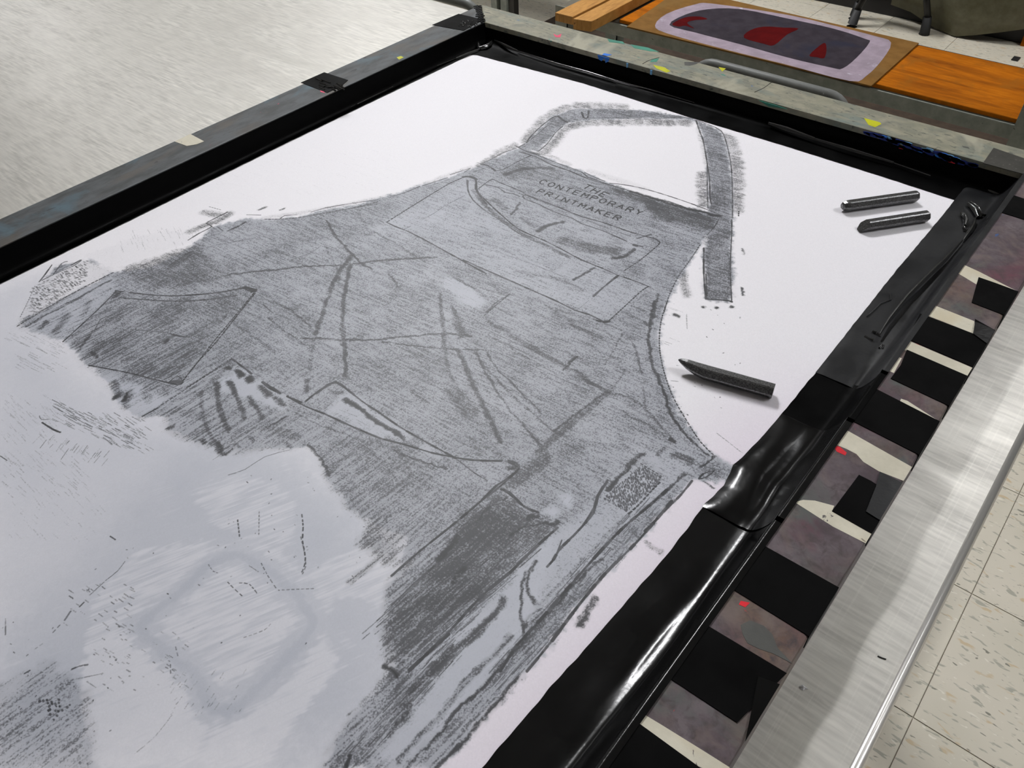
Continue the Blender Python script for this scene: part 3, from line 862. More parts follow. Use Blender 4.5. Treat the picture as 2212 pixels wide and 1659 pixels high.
def up(a, jit, sm):
    if sm: a = boxblur(a, sm)
    jx = (vnoise(xx / 9, yy / 9, 21) - .5) * jit + (vnoise(xx / 31, yy / 31, 23) - .5) * jit
    jy = (vnoise(xx / 9, yy / 9, 22) - .5) * jit + (vnoise(xx / 31, yy / 31, 24) - .5) * jit
    fx = np.clip(xx / Q + jx, 0, QX - 1.01); fy = np.clip(yy / Q + jy, 0, QY - 1.01)
    ix, iy = fx.astype(np.int32), fy.astype(np.int32); fx -= ix; fy -= iy
    return (a[iy, ix] * (1 - fx) + a[iy, ix + 1] * fx) * (1 - fy) + (a[iy + 1, ix] * (1 - fx) + a[iy + 1, ix + 1] * fx) * fy
fine = rng.random((TWY, TWX)).astype(np.float32)
fine = .28 * fine + boxblur(fine, 1)
fine = (fine - fine.mean()) / fine.std()
cloud = .6 * vnoise(xx / 90, yy / 90, 5) + .4 * vnoise(xx / 33, yy / 33, 6)
SA = streak(.08, 40, 2.6, 31)            # across the apron
SB = streak(1.50, 60, 3.0, 41)           # along the frame's length
lowmask = np.clip((yy / RES + Y0 + .80) / -.22, 0, 1)   # lower part of the apron was rubbed lengthways
ST = SA * (1 - lowmask) + SB * lowmask
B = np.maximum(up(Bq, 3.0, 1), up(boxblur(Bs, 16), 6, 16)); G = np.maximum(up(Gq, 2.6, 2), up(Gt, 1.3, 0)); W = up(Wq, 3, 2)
G = G * (.72 + .56 * cloud)
gr = .5 + fine * .15 + (ST - .5) * (.62 + .5 * lowmask)
cov = np.clip((G * 1.05 - gr) / .46 + .5, 0, 1)
dark = np.clip(.42 * G + .46 * cov * np.clip(G * 6, 0, 1), 0, 1)
grl = .5 + fine * .18
dark = np.maximum(dark, Lf * np.clip((Lf * 1.2 + .12 - grl * .8) / .45 + .5, 0, 1))
SW = np.where(xx < 560, streak(.75, 50, 3.0, 51), streak(1.15, 60, 3.0, 55))
wc = np.clip((W * 1.15 - (.5 + (SW - .5) * 1.0 + fine * .06)) / .5 + .5, 0, 1)
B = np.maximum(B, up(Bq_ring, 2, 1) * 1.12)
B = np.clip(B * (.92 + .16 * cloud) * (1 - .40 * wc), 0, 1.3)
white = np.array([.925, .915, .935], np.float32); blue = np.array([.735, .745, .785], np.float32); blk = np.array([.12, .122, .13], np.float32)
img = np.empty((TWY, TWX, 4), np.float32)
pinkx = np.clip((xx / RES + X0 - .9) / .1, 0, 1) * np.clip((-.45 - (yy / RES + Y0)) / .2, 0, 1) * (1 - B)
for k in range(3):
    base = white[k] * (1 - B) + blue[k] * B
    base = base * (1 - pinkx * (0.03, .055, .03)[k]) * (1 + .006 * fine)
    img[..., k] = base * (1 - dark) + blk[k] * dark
img[..., 3] = 1
np.clip(img, 0, 1, out=img)
PRINT = bpy.data.images.new('apron_rubbing', TWX, TWY)
PRINT.pixels.foreach_set(img.ravel()); PRINT.update(); PRINT.pack()
del img, fine, cloud, SA, SB, ST, G, B, W, cov, dark, gr, grl, SW, wc, pinkx, Lf, lowmask, xx, yy
# ------------------------------------------------------------------ materials of the place
def metal_mat(name, base, rough, seed=0, scr=1.0, metal=.85):
    m, nt, b = newmat(name, rough, metal)
    v = coords(nt, (1, 3, 1), (0, 0, .5)); v2 = coords(nt, (1.5, 14, 1), (0, 0, .95)); v3 = v2
    n1 = noise(nt, v, 9, 4, .6, 0); n2 = noise(nt, v2, 26, 3, .5, 0)
    c = mix(nt, ramp(nt, n1, BW(.3, .7)), tuple(x * .68 for x in base) + (1,), tuple(base) + (1,))
    c = mix(nt, ramp(nt, n2, BW(.35, .75)), c, tuple(min(1, x * 1.1) for x in base) + (1,))
    n4 = noise(nt, coords(nt, (60, 1.0, 1), (0, 0, -1.1)), 12, 2, .5)
    c = mix(nt, ramp(nt, n4, [(.55, (0, 0, 0, 1)), (.75, (.2, .2, .2, 1))]), c, tuple(min(1, x * 1.4) for x in base) + (1,))
    nt.links.new(c, b.inputs['Base Color'])
    nt.links.new(ramp(nt, n1, [(.3, (rough * 1.3,) * 3), (.7, (rough,) * 3)]), b.inputs['Roughness'])
    bump(nt, b, n2, .05 * scr, .0006)
    return m
M_TABLE = metal_mat('worn_sheet_metal', (.66, .64, .595), .31, metal=.5)
M_LIP = newmat('bright_metal_edge', .3, .9, (.8, .79, .76, 1))[0]
M_GREYMETAL = wood_paint('grey_enamelled_steel', (120, 124, 118), (138, 141, 134), [(60, .66, .7, (90, 90, 84))], 3, .45)
M_DARKMETAL = newmat('dark_metal', .5, .2, (.03, .028, .025, 1))[0]
M_TUBE = wood_paint('chipped_grey_tube_paint', (105, 106, 104), (118, 120, 117), [(150, .72, .74, (190, 190, 190))], 9, .45, (1, 1, 1), .2)
M_RAIL_F = wood_paint('grey_painted_rail_wood', (128, 127, 110), (150, 145, 126),
                      [(12, .50, .66, (112, 122, 116)), (46, .45, .68, (118, 118, 106)), (90, .58, .68, (84, 86, 80)), (8, .55, .62, (160, 156, 138)), (34, .69, .71, (60, 128, 112)),
                       (28, .71, .73, (150, 150, 30)), (50, .73, .74, (70, 110, 170)), (40, .74, .75, (190, 70, 80))], 4, .6, (1, 3, 1))
M_RAIL_L = wood_paint('slate_painted_rail_wood', (60, 62, 62), (82, 85, 88),
                      [(10, .5, .7, (86, 80, 74)), (16, .58, .72, (78, 96, 106)), (40, .66, .69, (52, 52, 54)), (40, .71, .73, (150, 60, 85)),
                       (30, .72, .74, (60, 120, 150))], 14, .6, (3, 1, 1))
M_RAIL_R = wood_paint('ink_stained_rail_wood', (74, 62, 68), (104, 94, 98),
                      [(14, .5, .66, (98, 62, 72)), (22, .52, .66, (84, 86, 84)), (9, .5, .75, (108, 90, 68)), (140, .46, .72, (70, 60, 62)), (40, .5, .75, (112, 98, 94)), (45, .70, .73, (190, 60, 60)), (45, .72, .74, (60, 84, 130))], 24, .55, (1, 1, 1))
M_EDGE = wood_paint('worn_rail_edge', (70, 68, 40), (96, 92, 60), [(40, .6, .66, (40, 38, 30))], 33, .5)
M_BARE = wood_paint('bare_cream_wood', (196, 190, 172), (214, 208, 190), [(70, .68, .70, (90, 84, 84)), (18, .55, .7, (200, 188, 160))], 44, .6)
M_TAPE = tape_mat('black_cloth_tape', .6, (.0012, .0011, .0012, 1), .2, .06)
M_TAPE_I = tape_mat('black_sealing_tape', .35, (.001, .001, .0011, 1), .2, .05)
M_TAPE_G = tape_mat('glossy_black_tape', .22, (.002, .002, .0022, 1), .25, .28)
M_TAPE_M = tape_mat('dull_black_tape', .38, (.007, .0073, .0085, 1), .3, .36)
M_TAPE_D = wood_paint('dusty_charcoal_tape', (50, 49, 44), (62, 60, 55), [(300, .6, .7, (84, 82, 76))], 50, .6)
M_FACE = {}
for nm, c in {'blue': (40, 110, 200), 'darkblue': (14, 40, 120), 'lightblue': (110, 165, 205), 'red': (200, 32, 44), 'yellow': (172, 172, 24), 'teal': (58, 124, 106), 'pink': (200, 62, 96), 'white': (225, 225, 228), 'darkgrey': (76, 76, 74)}.items():
    M_FACE[nm] = wood_paint(nm + '_paint', c, tuple(min(255, int(v * 1.12)) for v in c), [], 60, .45)
M_GRAPH, nt, b = newmat('graphite', .3, .85, (.085, .086, .088, 1))
v = coords(nt, (1, 1, 1)); n_ = noise(nt, v, 900, 3); n2_ = noise(nt, coords(nt, (25, 25, 25)), 8, 4)
nt.links.new(mix(nt, ramp(nt, n_, BW(.4, .65)), (.10, .10, .10, 1), (.24, .24, .245, 1)), b.inputs['Base Color'])
bump(nt, b, n2_, .4, .0003)
M_ORANGE = wood_paint('orange_varnished_wood', (150, 82, 8), (168, 96, 14), [(3, .5, .72, (104, 52, 8)), (14, .55, .7, (134, 80, 20))], 70, .7, (1, 6, 1), .06)
M_LUMBER = wood_paint('pine_lumber', (158, 112, 54), (178, 130, 68), [(8, .55, .7, (140, 96, 44)), (60, .7, .73, (110, 74, 36))], 80, .6, (6, 1, 1))
M_HARD = wood_paint('brown_hardboard', (104, 74, 34), (118, 86, 44), [(6, .5, .7, (112, 88, 52))], 90, .6, (1, 1, 1), .1)
M_HALO = wood_paint('lavender_white_primer', (134, 122, 132), (150, 136, 148), [(30, .62, .72, (172, 164, 176))], 91, .6, (1, 1, 1), .1)
M_DKPAINT = wood_paint('charcoal_paint', (42, 37, 43), (54, 49, 55), [(9, .55, .7, (40, 40, 52))], 92, .6, (1, 1, 1), .08)
M_MAROON = wood_paint('maroon_paint', (66, 4, 6), (76, 7, 8), [], 93, .6, (1, 1, 1), .05)
M_BLACK = newmat('black_lacquer_and_gap_shade', .5, 0, (.006, .005, .005, 1))[0]
M_RUBBER = newmat('black_rubber', .6, 0, (.01, .01, .01, 1))[0]
M_VINYL = wood_paint('translucent_grey_film', (92, 89, 68), (106, 103, 82), [(5, .55, .75, (80, 74, 52))], 95, .35)
M_WALL = newmat('wall_paint', .8, 0, (.30, .295, .29, 1))[0]
M_CEIL = newmat('ceiling_paint', .9, 0, (.50, .495, .49, 1))[0]
M_GROUT = newmat('tile_joint', .8, 0, (.40, .37, .31, 1))[0]
M_TILE, nt, b = newmat('flecked_vinyl_tile', .38)
ge = N(nt, 'ShaderNodeNewGeometry')
def fleck(scale, rot, sc3, lo, hi):
    mp = N(nt, 'ShaderNodeMapping'); mp.inputs['Scale'].default_value = sc3; mp.inputs['Rotation'].default_value = (0, 0, rot)
    nt.links.new(ge.outputs['Position'], mp.inputs[0])
    return ramp(nt, noise(nt, mp.outputs[0], scale, 2, .5, .3), BW(lo, hi))
c = mix(nt, fleck(7, 0, (1, 1, 1), .3, .7), lin((192, 186, 170)), lin((200, 193, 178)))
c = mix(nt, fleck(34, .3, (1, 3.2, 1), .60, .66), c, lin((158, 155, 142)))
c = mix(nt, fleck(46, -.5, (1, 2.6, 1), .66, .72), c, lin((212, 207, 194)))
c = mix(nt, fleck(30, .2, (1.4, 4, 1), .67, .71), c, lin((120, 118, 106)))
c = mix(nt, fleck(24, 1.2, (1, 2.5, 1), .64, .70), c, lin((186, 168, 138)))
nt.links.new(c, b.inputs['Base Color'])
bump(nt, b, noise(nt, ge.outputs['Position'], 30, 3), .05, .002)

# the screen fabric with its printed rubbing
M_FABRIC, nt, b = newmat('screen_fabric_with_rubbing', .5)
im = N(nt, 'ShaderNodeTexImage'); im.image = PRINT; im.interpolation = 'Linear'; im.extension = 'EXTEND'
uvn = N(nt, 'ShaderNodeUVMap'); uvn.uv_map = 'UVMap'
nt.links.new(uvn.outputs[0], im.inputs[0])
nt.links.new(im.outputs[0], b.inputs['Base Color'])
b.inputs['Specular IOR Level'].default_value = .35
bump(nt, b, noise(nt, coords(nt), 9, 3), .25, .002)

# ------------------------------------------------------------------ room shell
RX0, RX1, RY0, RY1, RH = -10.6, 4.2, -3.5, 6.6, 3.9
fl = box('floor', (RX0, RX1, RY0, RY1, -.1, -.0022), M_GROUT, kind='structure')
TPX, TPY0, TP = 1.3682638 * S, -.0017624 * S, .45159 * S
tile_me = None
for i in range(-12, 4):
    for j in range(-3, 14):
        if tile_me is None:
            t_ = box('tile', (0, TP - .0016, 0, TP - .0016, -.0022, 0), M_TILE, fl, bevel=.0006); tile_me = t_.data
        else:
            t_ = bpy.data.objects.new('tile', tile_me); COL.objects.link(t_); t_.parent = fl
        t_.location = (TPX + i * TP + .0008, TPY0 + j * TP + .0008, 0)
rest = [(RX0, TPX - 12 * TP, RY0, RY1), (TPX + 4 * TP, RX1, RY0, RY1), (TPX - 12 * TP, TPX + 4 * TP, RY0, TPY0 - 3 * TP), (TPX - 12 * TP, TPX + 4 * TP, TPY0 + 14 * TP, RY1)]
vv, ff = [], []
for r_ in rest:
    a_, b_ = boxv(r_[0], r_[1], r_[2], r_[3], -.0022, 0)
    ff += [tuple(k + len(vv) for k in q) for q in b_]; vv += a_
o = mesh_obj('tile_field', vv, ff, M_TILE, fl); o['kind'] = 'stuff'
box('ceiling', (RX0, RX1, RY0, RY1, RH, RH + .1), M_CEIL, kind='structure')
box('wall_left', (RX0 - .1, RX0, RY0, RY1, 0, RH), M_WALL, kind='structure')
box('wall_right', (RX1, RX1 + .1, RY0, RY1, 0, RH), M_WALL, kind='structure')
box('wall_back', (RX0, RX1, RY1, RY1 + .1, 0, RH), M_WALL, kind='structure')
box('wall_front', (RX0, RX1, RY0 - .1, RY0, 0, RH), M_WALL, kind='structure')

# ceiling fixtures light the room
m_house = newmat('white_fixture_housing', .5, 0, (.8, .8, .8, 1))[0]
def ceiling_light(x, y, s, lab):
    e = empty('ceiling_light', (x, y, RH), lab, 'ceiling light', 'fluorescent ceiling fixtures')
    box('housing', (x - .16, x + .16, y - .62, y + .62, RH - .07, RH - .001), m_house, e, bevel=.006)
    m = bpy.data.materials.new('fluorescent_diffuser'); m.use_nodes = True
    n = m.node_tree; n.nodes.clear(); em = n.nodes.new('ShaderNodeEmission'); out = n.nodes.new('ShaderNodeOutputMaterial')
    em.inputs[0].default_value = (.985, .99, 1, 1); em.inputs[1].default_value = s
    n.links.new(em.outputs[0], out.inputs[0])
    box('diffuser', (x - .13, x + .13, y - .58, y + .58, RH - .085, RH - .0701), m, e)
for (x, y, s, l_) in LIGHTS: ceiling_light(x, y, s, 'white ' + l_)

# ------------------------------------------------------------------ metal work table
TXR = (1 + TE) * S
t = empty('work_table', (0, -.4, 0), 'large worn sheet-metal work table under the screen frame', 'table')
TX0, TY0, TY1 = -1.75, -1.45, P(1007, 20, -TT * S).y
box('table_top', (TX0, TXR - .004, TY0, TY1, TOPZ - .03, TOPZ), M_TABLE, t, bevel=.002)
tube('edge_lip', [(TXR - .0035, TY0, TOPZ - .0022), (TXR - .0035, TY1, TOPZ - .0022)], .0035, M_LIP, t, label='bright rolled metal rim of the table')
for x in (TX0 + .08, TXR - .12):
    for y in (TY0 + .1, TY1 - .1):
        box('leg', (x - .025, x + .025, y - .025, y + .025, 0, TOPZ - .03), M_GREYMETAL, t, bevel=.003)
box('apron_rail', (TX0 + .06, TXR - .1, TY1 - .12, TY1 - .09, TOPZ - .10, TOPZ - .03), M_GREYMETAL, t)

# ------------------------------------------------------------------ the screen frame
w, bl, h, bf, br = RW * S, BL * S, HR * S, BF * S, BR * S
YN = -1.47 * S                  # near end of the printing area (out of the picture)
fr = empty('screen_frame', (S / 2, -.45, TOPZ), 'taped wooden screen-printing frame stretched with a white fabric bearing a grey apron rubbing', 'screen frame')
ZB, ZT = TOPZ + .0008, Z0 + h
def rail(pts, mat, lab): return prism('rail', pts, ZB, ZT, mat, fr, bevel=.0022, label=lab)
xi0, xi1, yi1, yi0 = -bl, S + br, bf, YN
RL = rail([(xi0 - w, yi0 - w), (xi0 - .0003, yi0), (xi0 - .0003, yi1 - .0004), (xi0 - w, yi1 + w - .0006)], M_RAIL_L, 'slate grey painted side rail')
RR = rail([(xi1 + w, yi0 - w), (xi1 + w, yi1 + w - .0006), (xi1, yi1 - .0004), (xi1, yi0)], M_RAIL_R, 'side rail stained purple and brown with ink')
RF = rail([(xi0 - w, yi1 + w), (xi0, yi1), (xi1, yi1), (xi1 + w, yi1 + w)], M_RAIL_F, 'pale grey far rail splashed with paint')
rail([(xi0 - w, yi0 - w), (xi1 + w, yi0 - w), (xi1, yi0), (xi0, yi0)], M_RAIL_L, 'slate grey near rail')
# fabric
nx_, ny_ = 8, 12
fx0, fx1, fy0, fy1 = -bl, S + br, YN, bf
verts = [(fx0 + (fx1 - fx0) * i / nx_, fy0 + (fy1 - fy0) * j / ny_, Z0) for j in range(ny_ + 1) for i in range(nx_ + 1)]
faces = [(j * (nx_ + 1) + i, j * (nx_ + 1) + i + 1, (j + 1) * (nx_ + 1) + i + 1, (j + 1) * (nx_ + 1) + i) for j in range(ny_) for i in range(nx_)]
fab = mesh_obj('screen_fabric', verts, faces, M_FABRIC, fr, label='stretched white fabric with a grey crayon rubbing of an apron')
uv = fab.data.uv_layers.new(name='UVMap')
for lp in fab.data.loops:
    c_ = fab.data.vertices[lp.vertex_index].co
    uv.data[lp.index].uv = (((c_.x + fr.location.x) / S - X0) / (X1 - X0), ((c_.y + fr.location.y) / S - Y0) / (Y1 - Y0))

# inner sealing tape: profile grids from the printed edge up the rail wall
def tape_run(name, mat, a, b, edge, wallpos, axis, top, over=0.0, crease=.6, amp=.0012, seed=0, nv=160, nu=22, lift=0.0, label=None, ease=1.7, curl=0.0):
    """axis 'y': run along Y with x across; 'x': run along X with y across.  edge(s) gives the printed edge coordinate"""
    def fn(u, v_):
        s = a + (b - a) * v_; e = edge(s) + .0006 * nz(s * 90, seed); wl = wallpos
        if u <= .86:
            k = u / .86
            x = e + (wl - e) * min(1, k * 1.02)
            z = .0007 + lift * min(1, k * 8)
            z += curl * math.sin(math.pi * min(1, k / .62)) * math.sin(math.pi * v_) ** .5 + curl * .25 * nz(s * 35, k * 6) * min(1, k * 10)
            cr = crease + .05 * nz(s * 6, seed // 20 + 3)
            if k > cr:
                q = (k - cr) / (1 - cr); z += top * (q ** ease)
                x = e + (wl - e) * (cr + (1 - cr) * min(1, q ** .55 * 1.0)) if ease < 1.5 else x
            z += amp * max(0, 1 - abs(k - cr) / .09) * (.5 + .8 * nz(s * 14, seed + 5)) + amp * .5 * k * (nz(s * 22, k * 3, seed) + .3)
            z = max(z, .0004)
        else:
            q = (u - .86) / .14
            x = wl + (over if over else 0) * q * (1 if wl > e else -1); z = top + .0005 + (.0005 if over else 0)
            if not over: z = top
        return (x, s, Z0 + z) if axis == 'y' else (s, x, Z0 + z)
    return grid(name, fn, nu, nv, mat, fr, label=label)
def edgefn(pts, ax):
    q = sorted([(P(*p)[ax], P(*p)[1 - ax]) for p in pts])
    def f(s):
        if s <= q[0][0]: return q[0][1] if abs(q[0][0] - s) < .05 else q[0][1]
        for (a_, c_), (b_, d_) in zip(q[:-1], q[1:]):
            if s <= b_: return c_ + (d_ - c_) * (s - a_) / max(1e-6, b_ - a_)
        return q[-1][1]
    return f
eR = edgefn([(2061.7, 432.6), (2045, 455), (1985, 527), (1935, 586), (1845, 700), (1766, 800), (1688, 895.6), (1650, 940), (1620.8, 971), (1584.6, 1006), (1563, 1050), (1524, 1088), (1479, 1150), (1437, 1204), (1250, 1419), (1222.6, 1447), (1132, 1553), (1045, 1655), (960, 1740)], 1)
eF = edgefn([(1016, 119), (1028, 118.7), (1259.5, 180), (1493.7, 254.8), (1700, 317), (1900, 380), (2061.7, 432.6)], 0)
eL = edgefn([(-60, 642), (0, 614.6), (300, 467.5), (600, 318.8), (800, 222), (1016, 119)], 1)
yR = [P(1766, 800).y, P(1688, 895).y, P(1524, 1088).y]
tape_run('inner_tape', M_TAPE_M, yR[0] - .004, bf, eR, xi1, 'y', h, .005, .68, .0016, 2, label='dull grey-black sealing tape', lift=.0006)
tape_run('inner_tape', M_TAPE_I, yR[1] - .004, yR[0], eR, xi1, 'y', h, .005, .68, .0012, 3, nv=40, label='black sealing tape')
tape_run('inner_tape', M_TAPE_G, yR[2] - .004, yR[1], eR, xi1, 'y', h, .005, .64, .0024, 4, nv=90, lift=.0008, curl=.0032, label='glossy buckled sealing tape')
tape_run('inner_tape', M_TAPE_G, YN, yR[2], eR, xi1, 'y', h, .005, .66, .0020, 5, nv=180, label='glossy black sealing tape')
tape_run('inner_tape', M_TAPE_I, YN, bf, eL, -bl, 'y', h * .96, 0, .45, .0006, 21, nu=18, label='black sealing tape', ease=.9)
tape_run('inner_tape', M_TAPE_I, -bl, S + br, eF, bf, 'x', h * .74, 0, .70, .0006, 31, nu=20, label='black sealing tape', ease=1.4)

# glossy creases in the corners and along the tapes
def ridge(pts, wd, ht, mat=M_TAPE_G, z=.001, name='tape_fold'):
    q = [Vector(p) for p in pts]; v_ = []; f_ = []
    for i, p in enumerate(q):
        d = (q[min(i + 1, len(q) - 1)] - q[max(i - 1, 0)]); d.z = 0; d.normalize(); s = Vector((-d.y, d.x, 0))
        k = .25 + .75 * math.sin(math.pi * (i + .4) / (len(q) - .2))
        for t_, hh in ((-1, 0), (-.45, .75), (0, 1), (.45, .75), (1, 0)):
            v_.append(p + s * wd * t_ * k + Vector((0, 0, ht * hh * k)))
    for i in range(len(q) - 1):
        for k in range(4): f_.append((i * 5 + k, i * 5 + k + 1, (i + 1) * 5 + k + 1, (i + 1) * 5 + k))
    return mesh_obj(name, v_, f_, mat, fr, True)
def pr(s, z=.0012):
    n = [float(a_) for a_ in s.split()]; return [P(n[i], n[i + 1], z) for i in range(0, len(n), 2)]
M_SHINE = tape_mat('shiny_tape_crease', .16, (.02, .02, .02, 1), .2, .9)
for s_, wd, ht, z_ in [
    ('1026 74 1030 88 1034 100 1036 105', .0035, .004, .003), ('1036 104 1050 102 1058 97 1066 87', .003, .004, .003), ('1066 86 1090 98 1118 110', .0018, .0025, .006),
    ('1118 110 1200 137 1270 156 1330 174', .0012, .0015, .004), ('1036 106 1010 116 985 126', .0016, .002, .003),
    ('1040 66 1048 78', .002, .003, .008), ('1330 174 1411 196 1500 222', .0009, .001, .003), ('1930 352 2010 380', .001, .0012, .004), ('985 126 925 150 840 192 757 232 640 286', .0009, .0012, .0015), ('1660 267 1700 281 1760 301', .0026, .004, .005), ('1760 301 1840 326 1930 352', .0016, .003, .005),
    ('2090 440 2105 455 2112 470', .0022, .004, .003), ('2096 438 2112 452 2119 468 2129 466', .0018, .004, .004), ('2075 461 2084 467 2087 478 2084 488', .003, .004, .003),
    ('2080 488 2084 499 2092 500', .0016, .003, .002), ('2106 473 2102 487 2095 500 2080 520', .0028, .004, .005), ('2134 411 2148 417 2160 420', .0016, .002, .002),
    ('2078 520 2060 540 2040 562 2000 600 1960 640 1920 690 1900 722', .0022, .0035, .006), ('1868 727 1880 734', .002, .002, .001),
    ('2134 470 2120 500 2105 520', .0016, .002, .010)]:
    ridge(pr(s_, z_), wd, ht, M_SHINE)
for s_ in ('1884 716 1893 719', '1895 720 1900 724', '1899 752 1905 745', '1906 755 1909 747', '1880 733 1886 735'):
    ridge(pr(s_, .002), .0014, .002, M_SHINE)

# tape strips, bare patches and paint on the rails: thin pieces lying on the rail tops
def patch(name, mat, s, z=None, th=.0004, lift=.0, label=None, fine=False, tile=None):
    if isinstance(s, str):
        n = [float(a_) for a_ in s.split()]; q = [(n[i], n[i + 1]) for i in range(0, len(n), 2)]
    else: q = s
    zz = h if z is None else z
    pts = [P(a_, b_, zz + lift) for a_, b_ in q]
    cx = sum(p.x for p in pts) / len(pts)
    if cx > xi1:
        for p in pts:
            if p.x > xi1 + w - .006: p.x = xi1 + w + .0004
    par = RR if cx > xi1 else (RL if cx < xi0 else RF)
    return prism(name, [(p.x, p.y) for p in pts], Z0 + zz + lift, Z0 + zz + lift + th, mat, par, label=label)
bare = ['2074 572 2080 571 2115 587 2174 617.5 2196 629 2114 601 2109 614.5 2068.5 590 2067 580', '2011 656.7 2104.7 694 2106 722 1994 678',
        '1957 733.6 2098.7 794 2090 813 1957 757 1943.4 754.7', '1932.9 768 1948 774 1931 806 1913 798', '1946.4 861.4 1960 866 2029 910.5 2024 909 1944 867',
        '1822 925.4 1968 1008 1956 1041 1898 1018 1865 998 1850 981 1828.7 970 1812 963 1797 958.6', '1716 1084.5 1735 1080 1760 1081.5 1802 1092.8 1797 1105 1881.8 1152.5 1873.5 1175.7 1799 1137.6',
        '1376.6 1534.5 1427 1564.6 1519 1621.6 1569.7 1653 1560 1675 1509.5 1656 1365.5 1552']
for s_ in bare: patch('bare_wood_patch', M_BARE, s_, th=.00012, label='cream bare wood left where tape was pulled away')
blk = ['2177.7 418.7 2236 438 2236 484 2212 475 2151 455.8', '2113.7 599.5 2150 612 2197 629.6 2166 680 2098.7 654', '1987 678 2101.7 721.5 2106 696 2106 690 2145 712.5 2098 792 1958.5 732',
       '1958.5 756 2088 812 2047 876 1923.8 818 1945 790', '1877 833 2030 911 1985 983 1830 904', '1855 1026.5 1882 1040 1897 1050 1893 1062 1880 1080 1873.5 1107.7 1898 1119 1881.8 1152.5 1797 1104.4 1830 1060',
       '1642.5 1175 1810 1268.7 1747 1374.7 1577.6 1270 1600 1235', '1503 1336.7 1698 1454 1592 1561.5 1433.6 1457 1470 1395', '1361 1549 1512 1659 1500 1860 1200 1840']
labs = ['in the far corner of the stained rail', 'short and narrow, nearest the far corner but one', 'wide strip with a curled seam', 'skewed strip between two cream patches', 'broad matte strip', 'ragged strip beside a cream wedge', 'wide strip halfway along the stained rail', 'wide strip with a stain at its inner end', 'nearest strip']
for i, s_ in enumerate(blk):
    st = patch('tape_strip', M_TAPE, s_, th=.0005, lift=.0001, label='black tape strip, ' + labs[i])
    ys = [v_.co.y + fr.location.y for v_ in st.data.vertices if v_.co.x + fr.location.x > xi1 + w]
    if len(ys) > 2: box('tape_fold', (xi1 + w, xi1 + w + .0005, min(ys), max(ys), Z0 + h - random.uniform(.012, .018), Z0 + h + .0004), M_TAPE, RR)
for s_, m_, l_ in [('1900 1020 1951 1045 1926.5 1083 1897 1123 1870 1106 1892 1051', M_TAPE_M, 'ribbed charcoal tape scrap'), ('1637.7 1461.8 1683.6 1479 1664 1520 1614 1593 1587 1586.8', M_TAPE_G, 'wrinkled black tape scrap'),
                   ('1823 1215 1838.7 1226 1813 1268.7', M_TAPE, None), ('2106 696 2145 712.5 2128 742 2102 722', M_TAPE_G, None)]:
    patch('tape_scrap', m_, s_, th=.0007, lift=.0007, label=l_)
patch('corner_tape', M_TAPE_D, '2146 320 2233 350 2233 383 2204 375 2123 353', th=.0005, lift=.0001, label='dusty charcoal tape over the far right corner')
patch('tape_strip', M_TAPE_I, '650 179 700.4 156.8 752 173.6 738 186 707 200.8', th=.0005, label='glossy ribbed black tape strip on the slate rail')
patch('tape_strip', M_TAPE_I, '933.7 54.3 990.7 30.4 1034 40.7 1037 47 1001.5 66.5 975 62', th=.0005, label='glossy crumpled black tape at the far left corner')
for _ in range(26):
    a_ = random.uniform(680, 735); b_ = 168 + (a_ - 680) * .22 + random.uniform(0, 20)
    ridge([P(a_, b_, h + .0005), P(a_ + 11, b_ + 4.5, h + .0005)], .0013, .0016, M_SHINE, name='tape_wrinkle')
for _ in range(16):
    a_ = random.uniform(995, 1030); b_ = 44 + random.uniform(0, 12)
    ridge([P(a_, b_, h + .0005), P(a_ + random.uniform(-5, 5), b_ + 3, h + .0005)], .0012, .0012, M_SHINE, name='tape_wrinkle')
patch('masking_tape', M_BARE, '377.5 306 411 289.6 441 305.7 425 312 403.6 315.8', th=.0003, label='cream masking tape scrap on the slate rail')
for m_, s_ in [('yellow', '1785 982 1790 984 1772 1005 1757 1030 1742 1052 1733 1052 1750 1025 1770 996'), ('red', '1797 960 1815 966 1829 978 1826 984 1808 976'),
               ('yellow', '1410 140 1436 146 1448 154 1440 157 1418 148'), ('yellow', '1552 145 1568 148 1560 155'), ('teal', '1362 96 1400 103 1424 112 1405 111 1370 104'), ('teal', '1408 128 1424 126 1418 134 1404 134'),
               ('teal', '1312 84 1345 90 1350 95 1316 91'), ('yellow', '1866 255 1900 264 1904 268 1890 275 1876 270'), ('pink', '1195 73 1204 77 1213 73 1210 81 1200 80'), ('darkgrey', '1478 134 1510 134 1505 138 1490 142 1479 141'),
               ('pink', '690 191 698 194 702 201 693 199'), ('yellow', '857 124 866 121 872 124 862 129'), ('blue', '1305 115 1322 118 1312 121 1300 119'), ('darkgrey', '2078 315 2092 318 2094 321 2081 318'),
               ('red', '1600 1298 1620 1302 1610 1312 1596 1306'), ('darkgrey', '1600 1350 1620 1340 1650 1352 1668 1370 1680 1400 1690 1420 1670 1412 1640 1402 1615 1390 1604 1370')]:
    patch('paint_splash', M_FACE[m_], s_, th=.00015)
